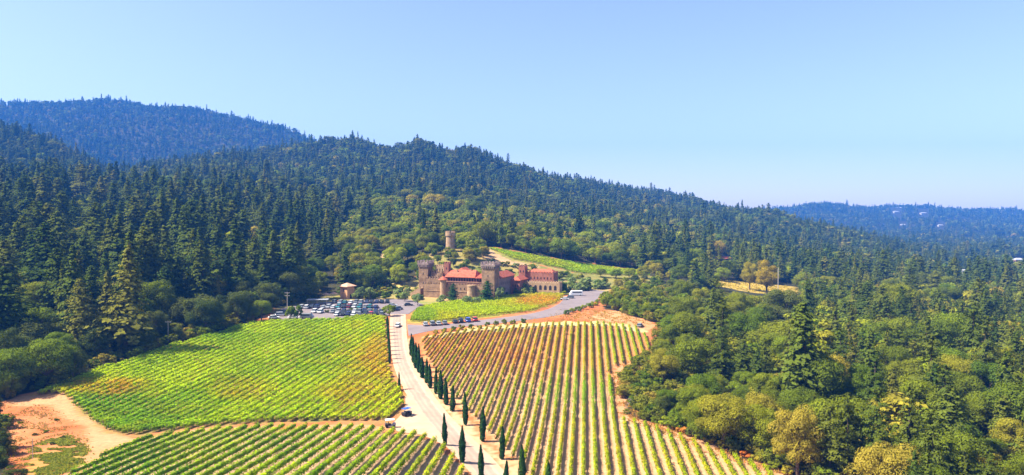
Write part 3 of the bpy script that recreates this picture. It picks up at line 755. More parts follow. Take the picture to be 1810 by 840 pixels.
# ------------------------------------------------------------------ cypresses along the road
cyp = [(726, 629, 588), (730.5, 641, 597), (735, 651, 605), (740, 659, 612), (746.5, 668, 626), (753.5, 677, 631), (760.5, 686, 646), (770, 696, 647), (778.7, 705.5, 659), (788.7, 715.5, 663),
       (799.7, 727, 679), (823, 752, 697), (853, 780.5, 718), (887, 812, 758), (923, 848, 780), (967, 885, 813)]
for i, (x, yb, yt) in enumerate(cyp):
    p = ground(x, yb); H = (yb - yt) / F_PX * p.y * 1.02
    plant('cypress', p.x, p.y, p.z - 0.1, H * (0.94, 1.05, 0.98, 1.08, 0.9)[i % 5], 1.2 + 0.3 * ((i * 5) % 7) / 7, i * 1.3, i, None, f'{ordw(i + 1)} dark cypress from the car park in the row edging the right vineyard', 'cypresses on the right verge')
for i, (x, yb, yt) in enumerate([(787, 787, 730), (817, 818, 753), (851, 852, 786), (893, 890, 814)]):
    p = ground(x, yb); H = (yb - yt) / F_PX * p.y * 1.02
    plant('cypress', p.x, p.y, p.z - 0.1, H, 1.15, i, i + 1, None, f'{ordw(i + 1)} slim cypress past the white-topped cart on the left verge of the road', 'cypresses on the left verge')
for i in range(12):
    t = i / 11
    x = 684.5 + 4.5 * t + (0.8 if i % 2 else 0); yb = 578 + 72 * t ** 1.15
    if i == 11: x, yb = 706, 689
    p = ground(x, yb)
    plant('cypress', p.x, p.y, p.z - 0.1, 4.6 + 1.6 * ((i * 7) % 5) / 5, 0.8, i, i, None, f'{ordw(i + 1)} thin young cypress from the car park along the left vineyard edge', 'young cypresses on the left verge')

# ------------------------------------------------------------------ woods: scatter over the hills
def scatter():
    pts = []
    g = np.random.default_rng(11)
    bands = [(60, 360, 6.6), (360, 700, 8.2), (700, 1300, 10.5), (1300, 2100, 13), (2100, 2900, 15), (2900, 3700, 18)]
    for y0, y1, sp in bands:
        for yy in np.arange(y0, y1, sp):
            half = 0.80 * yy + 40
            xs = np.arange(-half, half, sp)
            pts.append(np.stack([xs + g.uniform(-0.48, 0.48, len(xs)) * sp, yy + g.uniform(-0.48, 0.48, len(xs)) * sp], 1))
    P = np.concatenate(pts)
    P = P[P[:, 1] > 62]
    return P
TP = scatter()
TX, TY = TP[:, 0], TP[:, 1]; TZ = zt(TX, TY)
tpx, tpy = project(TX, TY, TZ)
g = np.random.default_rng(5)
cp = ground(747, 525)
ca, sa = math.cos(math.radians(20)), math.sin(math.radians(20))
loc_s = (TX - cp.x) * ca - (TY - cp.y) * sa; loc_t = (TX - cp.x) * sa + (TY - cp.y) * ca
in_castle = (loc_s > -12) & (loc_s < 74) & (loc_t > -8) & (loc_t < 40)
wpt = ground(796, 444)
knoll = inpoly(tpx, tpy, [(726, 505), (738, 470), (765, 442), (850, 437), (858, 449), (866, 470), (880, 505)]) & ~in_castle & (TY < 520) & (np.hypot(TX - wpt.x, TY - wpt.y) > 7)
keep = knoll | ~(inpoly(tpx, tpy, P_CLEAR) & (TY < 620))
keep &= ~((TY < 620) & inpoly(tpx, tpy, P_YELLOW))
keep &= knoll | ~((TY < 470) & inpoly(tpx, tpy, [(722, 540), (722, 470), (760, 440), (860, 432), (985, 470), (1010, 500), (1010, 540)]))
keep &= ~((TY < 130) & (TX < 45))
keep &= ~(inpoly(tpx, tpy, [(640, 452), (675, 448), (712, 455), (700, 470), (650, 466)]) & (TY < 620))
for hx_, hy_, hw_ in [(1277, 461, 18), (1584, 374, 10), (1632, 377, 10), (1596, 397, 9), (1662, 398, 9), (1800, 462, 16), (1705, 484, 14)]:
    keep &= ~((np.abs(tpx - hx_) < hw_) & (tpy > hy_ - 6) & (tpy < hy_ + 14 + (hw_ > 12) * 16))
keep &= ~((tpx < 620) & (TY < 900) & (g.random(len(TX)) < 0.52))
rw0 = (tpx > 1080) & (TY < 520)
keep &= ~(rw0 & (g.random(len(TX)) < 0.22 + 0.20 * (fbm(TX / 14, TY / 14, 2) > 0.58)))
# right-hand wood stays clear of the field edge in front (crowns would hide it), left wood likewise
TX, TY, TZ, tpx, tpy, knoll = [a[keep] for a in (TX, TY, TZ, tpx, tpy, knoll)]
NT = len(TX)
nz = fbm(TX / 90 + 3, TY / 90 + 8, 2); nz2 = fbm(TX / 35 + 30, TY / 35 + 80, 2); rnd = g.random(NT)
# share of conifers
pc = np.where(fbm(TX / 70 + 11, TY / 70 + 5, 2) > 0.47, 0.86, 0.42)
leftw = tpx < 560
pc = np.where(leftw & (TY < 420), 0.62 + 0.5 * (nz - 0.5), pc)
left_edge = np.zeros(NT, bool)
edge_x = np.interp(tpx, [0, 200, 440, 560], [700, 646, 574, 540])
left_edge = (tpx < 520) & (tpy > edge_x - 42) & (TY < 330)
pc = np.where(left_edge, 0.06, pc)
oakslope = inpoly(tpx, tpy, [(735, 510), (600, 535), (520, 545), (590, 440), (630, 375), (740, 335), (820, 350), (850, 385), (1000, 385), (1150, 415), (1300, 435), (1500, 450), (1500, 530), (1100, 520), (860, 440), (740, 480)]) & (TY < 800)
pc = np.where(oakslope, 0.05 + 0.22 * (nz2 > 0.64), pc)
rightw = (tpx > 1080) & (TY < 520)
pc = np.where(rightw, np.clip(0.05 + 0.50 * sstep(1330, 1560, tpx) + 1.0 * (nz - 0.5), 0.02, 0.7), pc)
rightmid = (tpx > 1150) & (TY >= 420) & (TY < 760) & (tpy > 440)
pc = np.where(rightmid, 0.30, pc)
pc = np.where((TX > 62) & (TY < 230), 0.54, pc)
pc = np.where((TY > 760) & (nz2 > 0.70), 0.25, pc)
lowstrip = inpoly(tpx, tpy, [(1030, 484), (1190, 484), (1215, 600), (1050, 600)]) & (TY < 560)
pc = np.where(knoll | lowstrip, 0.0, pc)
con = rnd < pc
pine = con & (((tpx > 1080) & (TY < 520) & (g.random(NT) < 0.6)) | (g.random(NT) < 0.08))
kind = np.where(pine, 1, np.where(con, 0, 2))            # 0 conifer 1 pine 2 broadleaf
H = np.where(kind == 0, g.normal(24, 4.5, NT), np.where(kind == 1, g.normal(18.5, 3.2, NT), g.normal(11, 2.0, NT)))
H = np.where(rightw & (kind == 0), H * 0.78, H)
H = np.where(rightw & (kind == 2), H * np.clip(0.8 + 0.35 * sstep(1200, 1500, tpx), 0.7, 1.2), H)
H = np.where(left_edge & (kind == 2), H * 0.95, H)
H = np.where(rightw, H * g.uniform(0.7, 1.22, NT), H)
H = np.where(leftw & (TY < 900) & (kind == 0), H * 1.22, H)
H = np.where(leftw & (TY < 800) & (kind == 2) & ~left_edge, H * 1.25, H)
H = np.where(TY > 700, np.where(kind == 2, H * 1.35, H * g.uniform(0.45, 1.02, NT)), H * np.where(kind == 0, g.uniform(0.72, 1.12, NT), 1))
H = np.clip(H, 5.5, 36)
H = np.where(lowstrip, np.minimum(H, 6.0), H)
clr = (tpx > 1255) & (tpx < 1420) & (tpy > 500) & (tpy < 570) & (TY < 560)
H = np.where(clr, np.minimum(H, np.maximum((tpy - 521) * TY / F_PX, 1.2)), H); kind = np.where(clr, 2, kind)
H = np.where(knoll, np.minimum(H, np.where((TY < wpt.y) & (np.abs(tpx - 796) < 30), 5.5, 8.5)), H)
# nothing tall right in front of the lens or in front of the near field's right edge
fe = np.interp(TY, [60, 118, 150, 175, 205, 260, 290], [70, 52, 36, 32, 36, 52, 56])       # field edge, world X
nearedge = (TX > 0) & (TY < 300) & (TX < fe + 7)
H = np.where(nearedge, np.where(TX < fe + 5, 0.9, np.minimum(H, 6.0)), H); kind = np.where(nearedge & (kind < 2), 2, kind)
bot = (TX > 0) & (TY < 112)
lim = CAM_Z - (TY * (800 - 385) / F_PX) - TZ
ok = ~(bot & (H > np.maximum(lim, 4.0)) & (TX < 0.72 * TY + 10)) | (lim > 5)
H = np.where(bot, np.minimum(H, np.maximum(lim, 4.5)), H)
var = g.integers(0, 6, NT); rot = g.uniform(0, 6.283, NT)
wid = np.where(kind == 0, np.where(leftw & (TY < 900), g.uniform(1.2, 1.85, NT), g.uniform(0.95, 1.65, NT)), g.uniform(0.85, 1.25, NT))
# colour class
cc = g.random(NT)
cls = np.full(NT, 'x', object)
kind = np.where(clr, 2, kind)
cls[kind == 0] = np.where(cc[kind == 0] < 0.58, 'conifer_dark', 'conifer')
cls[(kind == 0) & rightw & (cc > 0.25)] = 'conifer'
cls[kind == 1] = np.where(cc[kind == 1] < 0.18, 'conifer_dark', 'conifer')
k2 = kind == 2
c2 = np.where(cc < 0.50, 'oak', np.where(cc < 0.72, 'oak_green', np.where(cc < 0.945, 'oak_dark', np.where(cc < 0.975, 'bright', 'gold'))))
far_ = TY > 420
c2 = np.where((TY > 620) & ~oakslope & (c2 == 'oak') & (g.random(NT) < 0.6), 'oak_dark', c2)
c2 = np.where((far_ & np.isin(c2, ['gold', 'bright'])) & (g.random(NT) < 0.75), 'oak', c2)
c2 = np.where(oakslope & (c2 == 'oak_dark') & (cc < 0.9), 'oak', c2)
c2 = np.where((TY < 210) & (c2 == 'gold'), 'oak', c2)
c2 = np.where(rightw & (c2 == 'oak_dark') & (cc < 0.88), 'oak', c2)
c2 = np.where(oakslope & (g.random(NT) < 0.10), 'bright', c2)
c2 = np.where(left_edge & np.isin(c2, ['gold', 'bright', 'oak']), 'oak_dark', c2)
cls[k2] = c2[k2]

# which trees show largest: fill the picture from the front
RS = {0: 0.155, 1: 0.2, 2: 0.48}
order = np.argsort(TY)
SC = 4; buf = np.zeros((840 // SC, 1810 // SC), bool)
vis = np.zeros(NT)
inframe = (tpx > -60) & (tpx < 1870) & (TY < 1200)
for i in order:
    if not inframe[i]: continue
    sc_ = F_PX / TY[i]; ht = H[i] * sc_; hw = H[i] * RS[kind[i]] * wid[i] * sc_
    x0, x1 = int((tpx[i] - hw * 0.8) / SC), int((tpx[i] + hw * 0.8) / SC) + 1; y0, y1 = int((tpy[i] - ht) / SC), int(tpy[i] / SC) + 1
    x0, x1, y0, y1 = max(x0, 0), min(x1, buf.shape[1]), max(y0, 0), min(y1, buf.shape[0])
    if x1 <= x0 or y1 <= y0: continue
    sub = buf[y0:y1, x0:x1]; vis[i] = sub.size - sub.sum(); sub[:] = True
single = np.zeros(NT, bool)
for kk in ((0,), (1,), (2,)):
    idx = np.flatnonzero(np.isin(kind, kk) & (vis > 2)); idx = idx[np.argsort(-vis[idx])][:(290, 200, 290)[kk[0]]]
    single[idx] = True
LOOK = {'conifer': 'olive', 'conifer_dark': 'dark', 'oak': 'olive', 'oak_green': 'green', 'oak_dark': 'greyish', 'bright': 'lime', 'gold': 'golden'}
KN = {0: ('conifer', 'conifer'), 1: ('pine', 'pine'), 2: ('oak', 'broadleaf tree')}
ROWS = {}
for i in np.flatnonzero(single):
    k = int(kind[i]); x, y = tpx[i], TY[i]
    if x < 560:
        side = 'the dirt track' if x < 110 else 'the tip of the vineyard' if x < 240 else 'the lone wooden pole' if x < 370 else 'the round tree' if x < 475 else 'the car park'
        where = ('at the wood edge near ' if left_edge[i] else 'behind the edge trees near ' if y < 330 else 'on the slope above ') + side
        grp = 'trees of the left forest'
    elif x < 1150 and y > 330:
        side = 'the parked cars' if x < 640 else 'the ochre tower' if x < 720 else 'the castle' if x < 860 else 'the strip of vines' if x < 1000 else 'the upper car park'
        where = ('close behind ' if y < 520 else 'on the slope above ') + side
        grp = 'trees on the slope behind the castle'
    else:
        where = ('along the lower right vineyard edge' if y < 175 and TX[i] < 75 else 'in the near corner of the right-hand wood' if y < 175 else
                 'in the wood beside the upper right vineyard' if y < 300 and TX[i] < 110 else 'deep in the right-hand wood' if y < 300 else 'in the middle of the right-hand wood' if y < 420 else 'in the far part of the right-hand wood')
        grp = 'trees of the right-hand wood'
    size = 'tall' if H[i] > (25, 19.5, 12)[k] else 'short' if H[i] < (19, 16, 9)[k] else 'medium'
    ROWS.setdefault((f'{size} {LOOK[cls[i]]} {KN[k][1]} {where}', grp), []).append(i)
for (lab, grp), members in ROWS.items():
    members.sort(key=lambda i: tpx[i])
    for q, i in enumerate(members):
        k = int(kind[i]); shp = SHAPES[KN[k][0]]; h0, r0 = shp[var[i] % len(shp)][2:]
        plant(KN[k][0], TX[i], TY[i], TZ[i] - 0.2, H[i], 2 * r0 * H[i] / h0 * wid[i], rot[i], int(var[i]), M[cls[i]],
              lab if len(members) == 1 else f'{lab}, {ordw(q + 1)} from left'.replace('broadleaf tree', 'broadleaf').replace('the right-hand wood', 'the right wood'), grp)
print('trees', NT, 'single', single.sum())

# the rest of the woods: one object per kind of wood, shapes set on points
def low_conifer(seed, mat):
    V, F, T = conifer_mesh(seed, 26, (4.3, 4.8, 3.9)[seed % 3], 190, 8, 1.15, 0.42, 0.05)
    return mesh_from('wood_conifer', V, F, mat, T)
def low_broad(seed, mat):
    V, F, T, _ = broad_mesh(seed, 11, 5.2, 22, 60, 0.75, 0.1)
    return mesh_from('wood_broadleaf', V, F, mat, T)
def wood(name, sel, meshes, href, label, pts=None):
    TX, TY, TZ, H, wid, rot, SHP = pts if pts else (globals()[k_] for k_ in ('TX', 'TY', 'TZ', 'H', 'wid', 'rot', 'SHP'))
    coll = bpy.data.collections.new(name + '_shapes')
    for i, me in enumerate(meshes):
        o = bpy.data.objects.new(f'{name}_shape_{i:02d}', me); coll.objects.link(o)
    n = int(sel.sum())
    me = bpy.data.meshes.new(name)
    me.vertices.add(n); me.vertices.foreach_set('co', np.stack([TX[sel], TY[sel], TZ[sel] - 0.4], 1).astype(np.float32).ravel())
    a = me.attributes.new('tree_scale', 'FLOAT_VECTOR', 'POINT')
    s = H[sel] / href; a.data.foreach_set('vector', np.stack([s * wid[sel], s * wid[sel], s], 1).astype(np.float32).ravel())
    a = me.attributes.new('tree_turn', 'FLOAT_VECTOR', 'POINT'); a.data.foreach_set('vector', np.stack([0 * s, 0 * s, rot[sel]], 1).astype(np.float32).ravel())
    a = me.attributes.new('tree_shape', 'INT', 'POINT'); a.data.foreach_set('value', SHP[sel].astype(np.int32))
    ob = link(name, me)
    ng = bpy.data.node_groups.new(name + '_nodes', 'GeometryNodeTree')
    ng.interface.new_socket('Geometry', in_out='INPUT', socket_type='NodeSocketGeometry')
    ng.interface.new_socket('Geometry', in_out='OUTPUT', socket_type='NodeSocketGeometry')
    N = ng.nodes; Lk = ng.links
    gi = N.new('NodeGroupInput'); go = N.new('NodeGroupOutput'); ip = N.new('GeometryNodeInstanceOnPoints'); m2p = N.new('GeometryNodeMeshToPoints')
    ci = N.new('GeometryNodeCollectionInfo'); ci.inputs['Collection'].default_value = coll; ci.inputs['Separate Children'].default_value = True; ci.inputs['Reset Children'].default_value = True
    def attr(nm, t):
        q = N.new('GeometryNodeInputNamedAttribute'); q.data_type = t; q.inputs['Name'].default_value = nm; return q.outputs['Attribute']
    Lk.new(gi.outputs[0], m2p.inputs['Mesh']); Lk.new(m2p.outputs[0], ip.inputs['Points']); Lk.new(ci.outputs[0], ip.inputs['Instance'])
    ip.inputs['Pick Instance'].default_value = True
    Lk.new(attr('tree_shape', 'INT'), ip.inputs['Instance Index']); Lk.new(attr('tree_turn', 'FLOAT_VECTOR'), ip.inputs['Rotation']); Lk.new(attr('tree_scale', 'FLOAT_VECTOR'), ip.inputs['Scale'])
    Lk.new(ip.outputs[0], go.inputs[0])
    md = ob.modifiers.new('trees', 'NODES'); md.node_group = ng
    tag(ob, label, 'wood', kind='stuff')
    return ob
rest = ~single
# low brush that fills the gaps under the trees near the fields
gb = np.random.default_rng(41); nb = 30000
BX = gb.uniform(-260, 330, nb); BY = gb.uniform(66, 430, nb); BZ = zt(BX, BY); bpx, bpy_ = project(BX, BY, BZ)
kb = ~inpoly(bpx, bpy_, P_CLEAR) & (bpx > -150) & (bpx < 1960) & ~((BY < 130) & (BX < 48)) & ((BX < -60) | (BX > 20)) & ~((bpx > 560) & (bpx < 1100))
BX, BY, BZ = BX[kb], BY[kb], BZ[kb]
SHP = np.zeros(NT, int)
con_rest = rest & (kind < 2); br_rest = rest & (kind == 2)
SHP[con_rest] = np.where(cls[con_rest] == 'conifer_dark', 0, 3) + (var[con_rest] % 3)
bi = {'oak': 0, 'oak_green': 2, 'oak_dark': 4, 'bright': 6, 'gold': 7}
SHP[br_rest] = [bi[c] + (v % 2 if c in ('oak', 'oak_green', 'oak_dark') else 0) for c, v in zip(cls[br_rest], var[br_rest])]
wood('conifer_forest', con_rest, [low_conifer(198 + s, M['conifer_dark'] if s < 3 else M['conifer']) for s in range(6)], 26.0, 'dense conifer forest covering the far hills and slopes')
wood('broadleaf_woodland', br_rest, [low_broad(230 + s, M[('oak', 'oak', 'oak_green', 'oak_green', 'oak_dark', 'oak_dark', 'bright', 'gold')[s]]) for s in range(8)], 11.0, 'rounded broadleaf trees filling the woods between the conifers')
nbk = len(BX)
wood('undergrowth', np.ones(nbk, bool), [low_broad(260 + q_, M['brush'] if q_ < 3 else M['oak_green']) for q_ in range(4)], 11.0, 'low brush filling the gaps under the trees beside the vineyards',
     (BX, BY, BZ, gb.uniform(1.4, 4.6, nbk), gb.uniform(0.9, 1.6, nbk), gb.uniform(0, 6.28, nbk), gb.integers(0, 4, nbk)))
# ------------------------------------------------------------------ castle
def merlons(mb, x0, x1, y0, y1, z, mh=0.9, mw=0.9, th=0.4):
    for (a, b, fixed, ax) in ((x0, x1, y0, 0), (x0, x1, y1 - th, 0), (y0, y1, x0, 1), (y0, y1, x1 - th, 1)):
        n_ = max(2, int(round((b - a) / (2 * mw)))); st = (b - a) / (n_ - 0.5) if n_ > 1 else 1
        for i in range(n_):
            p = a + i * st; q = min(p + st * 0.5, b)
            if ax == 0: mb.box(p, q, fixed, fixed + th, z, z + mh)
            else: mb.box(fixed + 0.003, fixed + th - 0.003, p, q, z, z + mh - 0.004)
cp = ground(747, 525)
castle = empty('castle', (cp.x, cp.y, cp.z), -math.radians(20))
tag(castle, 'brown stone castle with two square battlemented towers and red tiled roofs', 'castle')
def square_tower(x0, x1, y0, y1, h, label, mat, wide=0.55, mach=2.4):
    mb = MB(); mb.box(x0, x1, y0, y1, -3, h - mach)
    tw = mb.build('tower', mat, castle); tw['label'] = label
    mb = MB(); mb.box(x0 - wide, x1 + wide, y0 - wide, y1 + wide, h - mach + 0.9, h - 0.6)
    k = MB()
    for i in range(7):                                              # corbels under the parapet
        fx = x0 + (x1 - x0) * (i + 0.5) / 7
        k.box(fx - 0.2, fx + 0.2, y0 - wide * 0.9, y0, h - mach - 0.2, h - mach + 0.9)
        fy = y0 + (y1 - y0) * (i + 0.5) / 7
        k.box(x1, x1 + wide * 0.9, fy - 0.2, fy + 0.2, h - mach - 0.2, h - mach + 0.9)
        k.box(x0 - wide * 0.9, x0, fy - 0.2, fy + 0.2, h - mach - 0.2, h - mach + 0.9)
    link('parapet', mb.mesh('parapet', M['stone_grey']), tw)
    tag(link('corbels', k.mesh('corbels', M['stone_grey']), tw), kind='stuff')
    mb = MB(); merlons(mb, x0 - wide, x1 + wide, y0 - wide, y1 + wide, h - 0.6, 1.3, 0.75)
    tag(link('battlements', mb.mesh('battlements', M['stone_grey']), tw), kind='stuff')
    for zz in (h * 0.35, h * 0.62):
        mb = MB(); mb.box((x0 + x1) / 2 - 0.22, (x0 + x1) / 2 + 0.22, y0 - 0.03, y0 + 0.3, zz, zz + 1.2)
        link('arrow_slit', mb.mesh('arrow_slit', M['dark_open']), tw)
        mb = MB(); mb.box(x1 - 0.3, x1 + 0.03, (y0 + y1) / 2 - 0.22, (y0 + y1) / 2 + 0.22, zz + 0.6, zz + 1.8)
        link('arrow_slit', mb.mesh('arrow_slit', M['dark_open']), tw)
    return tw
square_tower(-4.9, 0.6, 5, 11, 18.2, 'left square tower with jagged battlements', M['stone'])
square_tower(34.0, 41.0, -0.5, 6.5, 18.6, 'right square tower with dark machicolated top', M['stone'])
def wall_box(name, b, mat, label=None, cren=True, mh=0.9, mw=0.8):
    mb = MB(); mb.box(*b); o = mb.build(name, mat, castle)
    if label: o['label'] = label
    if cren:
        mb = MB(); merlons(mb, b[0], b[1], b[2], b[3], b[5], mh, mw)
        tag(link('battlements', mb.mesh('battlements', mat), o), kind='stuff')
    return o
def windows(parent, x0, x1, y, z, n_, w_=0.55, h_=1.3, face='y'):
    mb = MB()
    prof = [(-w_ / 2, 0), (w_ / 2, 0), (w_ / 2, h_ * 0.7), (w_ * 0.3, h_ * 0.92), (0, h_), (-w_ * 0.3, h_ * 0.92), (-w_ / 2, h_ * 0.7)]
    if face == 'y': vs = [(a, -0.04, c) for a, c in prof] + [(a, 0.3, c) for a, c in prof]
    else: vs = [(0.04, a, c) for a, c in prof] + [(-0.3, a, c) for a, c in prof]
    k = len(prof)
    mb.add(vs, [tuple(range(k)), tuple(range(2 * k - 1, k - 1, -1))] + [(i, (i + 1) % k, k + (i + 1) % k, k + i) for i in range(k)])
    me = mb.mesh('arched_window', M['dark_open'])
    for i in range(n_):
        p = x0 + (x1 - x0) * (i + 0.5) / n_
        link('arched_window', me, parent, loc=(p, y, z) if face == 'y' else (y, p, z))
def roof(b, mat, ins=None, name='roof'):
    mb = MB(); mb.hip_roof(*b, inset=ins); return mb.build(name, mat, castle)
front = wall_box('curtain_wall', (0.6, 34.0, 0.0, 1.2, -3, 7.0), M['stone'], 'long front curtain wall of warm brown stone', True, 0.8, 0.8)
mb = MB(); mb.box(0.62, 33.98, -0.18, 0.0, 3.4, 3.7); link('string_course', mb.mesh('string_course', M['stone_pale']), front)
windows(front, 14.5, 27.5, 0.0, 4.6, 6, 0.5, 1.1)
mb = MB(); mb.lathe(12.2, -0.4, [(2.0, -3), (1.75, 0), (1.6, 9.2), (1.9, 9.6)]); tur = mb.build('round_turret', M['stone_pale'], castle)
mb = MB(); mb.lathe(12.2, -0.4, [(2.5, 9.6), (2.4, 9.75), (1.2, 10.6), (0.05, 11.4)]); link('conical_cap', mb.mesh('conical_cap', M['rooftile']), tur)
mb = MB(); mb.lathe(28.4, -0.7, [(3.1, -3), (2.7, 0), (2.1, 4.2), (2.0, 6.6)]); bas = mb.build('round_bastion', M['stone_pale'], castle)
mb = MB(); mb.lathe(28.4, -0.7, [(2.25, 6.6), (2.25, 7.3), (1.9, 7.31)]); link('parapet', mb.mesh('parapet', M['stone_pale']), bas)
hall = wall_box('great_hall', (11.5, 34.0, 4.5, 14.5, -3, 10.8), M['brick_red'], 'long hall with arcaded gallery behind the curtain wall', False)
windows(hall, 12.5, 33.5, 4.5, 8.6, 14, 0.8, 1.7)
windows(hall, 13.5, 33, 4.5, 5.9, 9, 0.6, 1.3)
mb = MB(); mb.box(11.6, 33.9, 4.32, 4.5, 8.0, 8.25); link('string_course', mb.mesh('string_course', M['stone_pale']), hall)
rf = roof((11.0, 28.5, 3.8, 15.2, 10.8, 14.2), M['rooftile'], 1.6)
rf2 = roof((28.6, 36.5, 3.6, 13.2, 10.6, 13.6), M['rooftile'], 1.2)
roof((11.4, 19.0, 15.3, 24.0, 12.2, 14.8), M['rooftile'], 1.0)
wall_box('rear_range', (11.9, 18.6, 15.6, 23.6, -3, 12.2), M['brick_red'], None, False)
for x_, y_, z_ in ((16.5, 8.0, 13.4), (24.0, 9.2, 13.6), (33.0, 7.6, 12.6)):
    mb = MB(); mb.box(x_ - 0.35, x_ + 0.35, y_ - 0.35, y_ + 0.35, z_ - 1.6, z_ + 1.2); mb.build('chimney', M['stone_pale'], castle)
keep_a = wall_box('palace_block', (1.6, 8.6, 6.5, 15.0, -3, 12.4), M['stone'], 'stepped palace block with tiers of battlements', True, 1.1, 0.7)
windows(keep_a, 2.0, 8.2, 6.5, 9.6, 4, 0.6, 1.4); windows(keep_a, 2.0, 8.2, 6.5, 6.6, 5, 0.6, 1.3)
keep_b = wall_box('palace_block', (3.2, 8.3, 9.0, 14.2, 12.4, 15.6), M['stone_pale'], 'pale upper storey of the palace block', True, 1.0, 0.7)
windows(keep_b, 3.5, 8.0, 9.0, 13.4, 3, 0.5, 1.2)
lowk = wall_box('stepped_wall', (0.7, 9.5, 3.0, 6.4, -3, 9.4), M['stone'], None, True, 1.1, 0.75)
windows(lowk, 1.2, 9.2, 3.0, 6.4, 5, 0.55, 1.3)
st = wall_box('stair_tower', (8.7, 11.4, 8.0, 11.0, -3, 17.4), M['brick_red'], 'slim reddish stair tower beside the palace block', True, 0.9, 0.6)
windows(st, 9, 11.2, 8.0, 14.2, 1, 0.5, 1.4)
wing = wall_box('side_wing', (34.2, 40.8, 6.6, 30.0, -3, 10.6), M['stone_grey'], 'side wing with shaded grey wall under a red roof', False)
windows(wing, 8, 29, 40.8, 6.8, 7, 0.7, 1.5, 'x')
roof((33.7, 41.5, 7.4, 30.6, 10.6, 13.4), M['rooftile'], 3.5)
win = wall_box('brick_block', (41.5, 60.5, 39, 48, -3, 11.2), M['brick_red'], 'long red brick block with flat battlemented top', True, 0.8, 0.8)
windows(win, 46.5, 60, 39, 7.8, 7, 0.6, 1.3)
bt = wall_box('brick_tower', (40.6, 44.4, 37.6, 42, -3, 14.4), M['brick_red'], 'squat square brick tower at the end of the brick block', True, 0.8, 0.7)
windows(bt, 40.9, 44.2, 37.6, 11.4, 2, 0.6, 1.2)
roof((45.6, 60.2, 39.3, 47.7, 11.5, 13.2), M['rooftile'], 2.0)
lk = wall_box('link_range', (40.9, 46.0, 24.0, 38.0, -3, 8.2), M['brick_red'], 'low brick range joining the side wing to the brick block', False)
windows(lk, 41.5, 45.5, 24.0, 4.6, 3, 0.6, 1.3)
roof((40.85, 46.6, 23.4, 37.1, 8.2, 10.2), M['rooftile'], 2.2)
low = wall_box('forecourt_wall', (41.5, 66.0, 32.0, 37.0, -3, 6.6), M['stone_pale'], 'low arcaded forecourt wall of pale stone', True, 0.6, 0.7)
windows(low, 42.5, 65, 32.0, 2.6, 8, 1.5, 2.6)
st_ = MB()
for i in range(9):
    st_.box(-8.6 + i * 0.72, -7.88 + i * 0.72, 1.6, 4.2, -3, 0.2 + 0.5 * i)
rampo = st_.build('entrance_steps', M['stone'], castle)
for y_ in (1.1, 4.25):
    mb = MB(); mb.add([(-9.0, y_, -3), (-1.9, y_, -3), (-1.9, y_ + 0.45, -3), (-9.0, y_ + 0.45, -3), (-9.0, y_, 0.9), (-1.9, y_, 5.4), (-1.9, y_ + 0.45, 5.4), (-9.0, y_ + 0.45, 0.9)],
                    [(0, 3, 2, 1), (4, 5, 6, 7), (0, 1, 5, 4), (1, 2, 6, 5), (2, 3, 7, 6), (3, 0, 4, 7)])
    link('parapet', mb.mesh('parapet', M['stone_pale']), rampo)

# round watchtower on the knoll
wp = ground(796, 444)
wt = empty('watchtower', (wp.x, wp.y, wp.z))
mb = MB(); mb.lathe(0, 0, [(3.5, -3), (3.1, 1), (2.75, 9.2), (3.25, 10.2), (3.25, 12.2)], 22); mb.build('tower_shaft', M['stone_pale'], wt)
mb = MB()
for i in range(12):
    a = i / 12 * 2 * math.pi; a2 = a + 0.30
    pts = [(r_ * math.cos(t_), r_ * math.sin(t_), z_) for z_ in (12.2, 13.3) for r_, t_ in ((2.7, a), (3.25, a), (3.25, a2), (2.7, a2))]
    mb.add(pts, [(0, 3, 2, 1), (4, 5, 6, 7), (0, 1, 5, 4), (1, 2, 6, 5), (2, 3, 7, 6), (3, 0, 4, 7)])
tag(mb.build('battlements', M['stone_pale'], wt), kind='stuff')
tag(wt, 'round tan stone watchtower among trees on the knoll behind the castle', 'tower')

# small square tower beside the car park
kp = ground(614, 527.5)
kt = empty('gate_tower', (kp.x, kp.y, kp.z), -math.radians(33))
mb = MB(); mb.box(-2.5, 2.5, -2.5, 2.5, -2, 6.4); kw = mb.build('wall', M['stucco'], kt)
mb = MB(); mb.hip_roof(-3.4, 3.4, -3.4, 3.4, 6.4, 8.0, inset=3.35); mb.build('roof', M['tile_tan'], kt)
mb = MB(); mb.box(-0.5, 0.5, -2.55, -2.3, 3.6, 5.0); link('window', mb.mesh('window', M['dark_open']), kw)
mb = MB(); mb.box(2.3, 2.55, -0.6, 0.6, -0.2, 2.2); link('door', mb.mesh('door', M['dark_open']), kw)
tag(kt, 'small square ochre stucco tower with tan hipped roof behind the car park', 'tower')

# parasols and a carport at the back of the car park
for i, (x, y) in enumerate([(577, 529), (590, 527.5)]):
    p = ground(x, y); r_ = empty('parasol', p)
    mb = MB(); mb.tube([(0, 0, -0.3), (0, 0, 2.9)], [0.06, 0.06]); mb.build('pole', M['wood_pole'], r_)
    mb = MB(); mb.lathe(0, 0, [(2.2, 2.4), (2.15, 2.5), (0.1, 3.3)], 8); mb.build('canopy', M['tile_tan'], r_)
    tag(r_, ('tan parasol standing further from the ochre tower, behind parked cars', 'tan parasol beside the small ochre tower')[i], 'parasol')
p = ground(562, 539); r_ = empty('carport', p, math.radians(4))
mb = MB(); mb.box(-5, 5, -2.4, 2.4, 2.5, 2.75); mb.build('roof', M['metal'], r_)
for sx in (-4.6, 0, 4.6):
    for sy in (-2.1, 2.1):
        mb = MB(); mb.box(sx - 0.08, sx + 0.08, sy - 0.08, sy + 0.08, -0.3, 2.5); mb.build('post', M['wood_pole'], r_)
tag(r_, 'flat grey carport roof on posts at the back of the car park', 'carport')

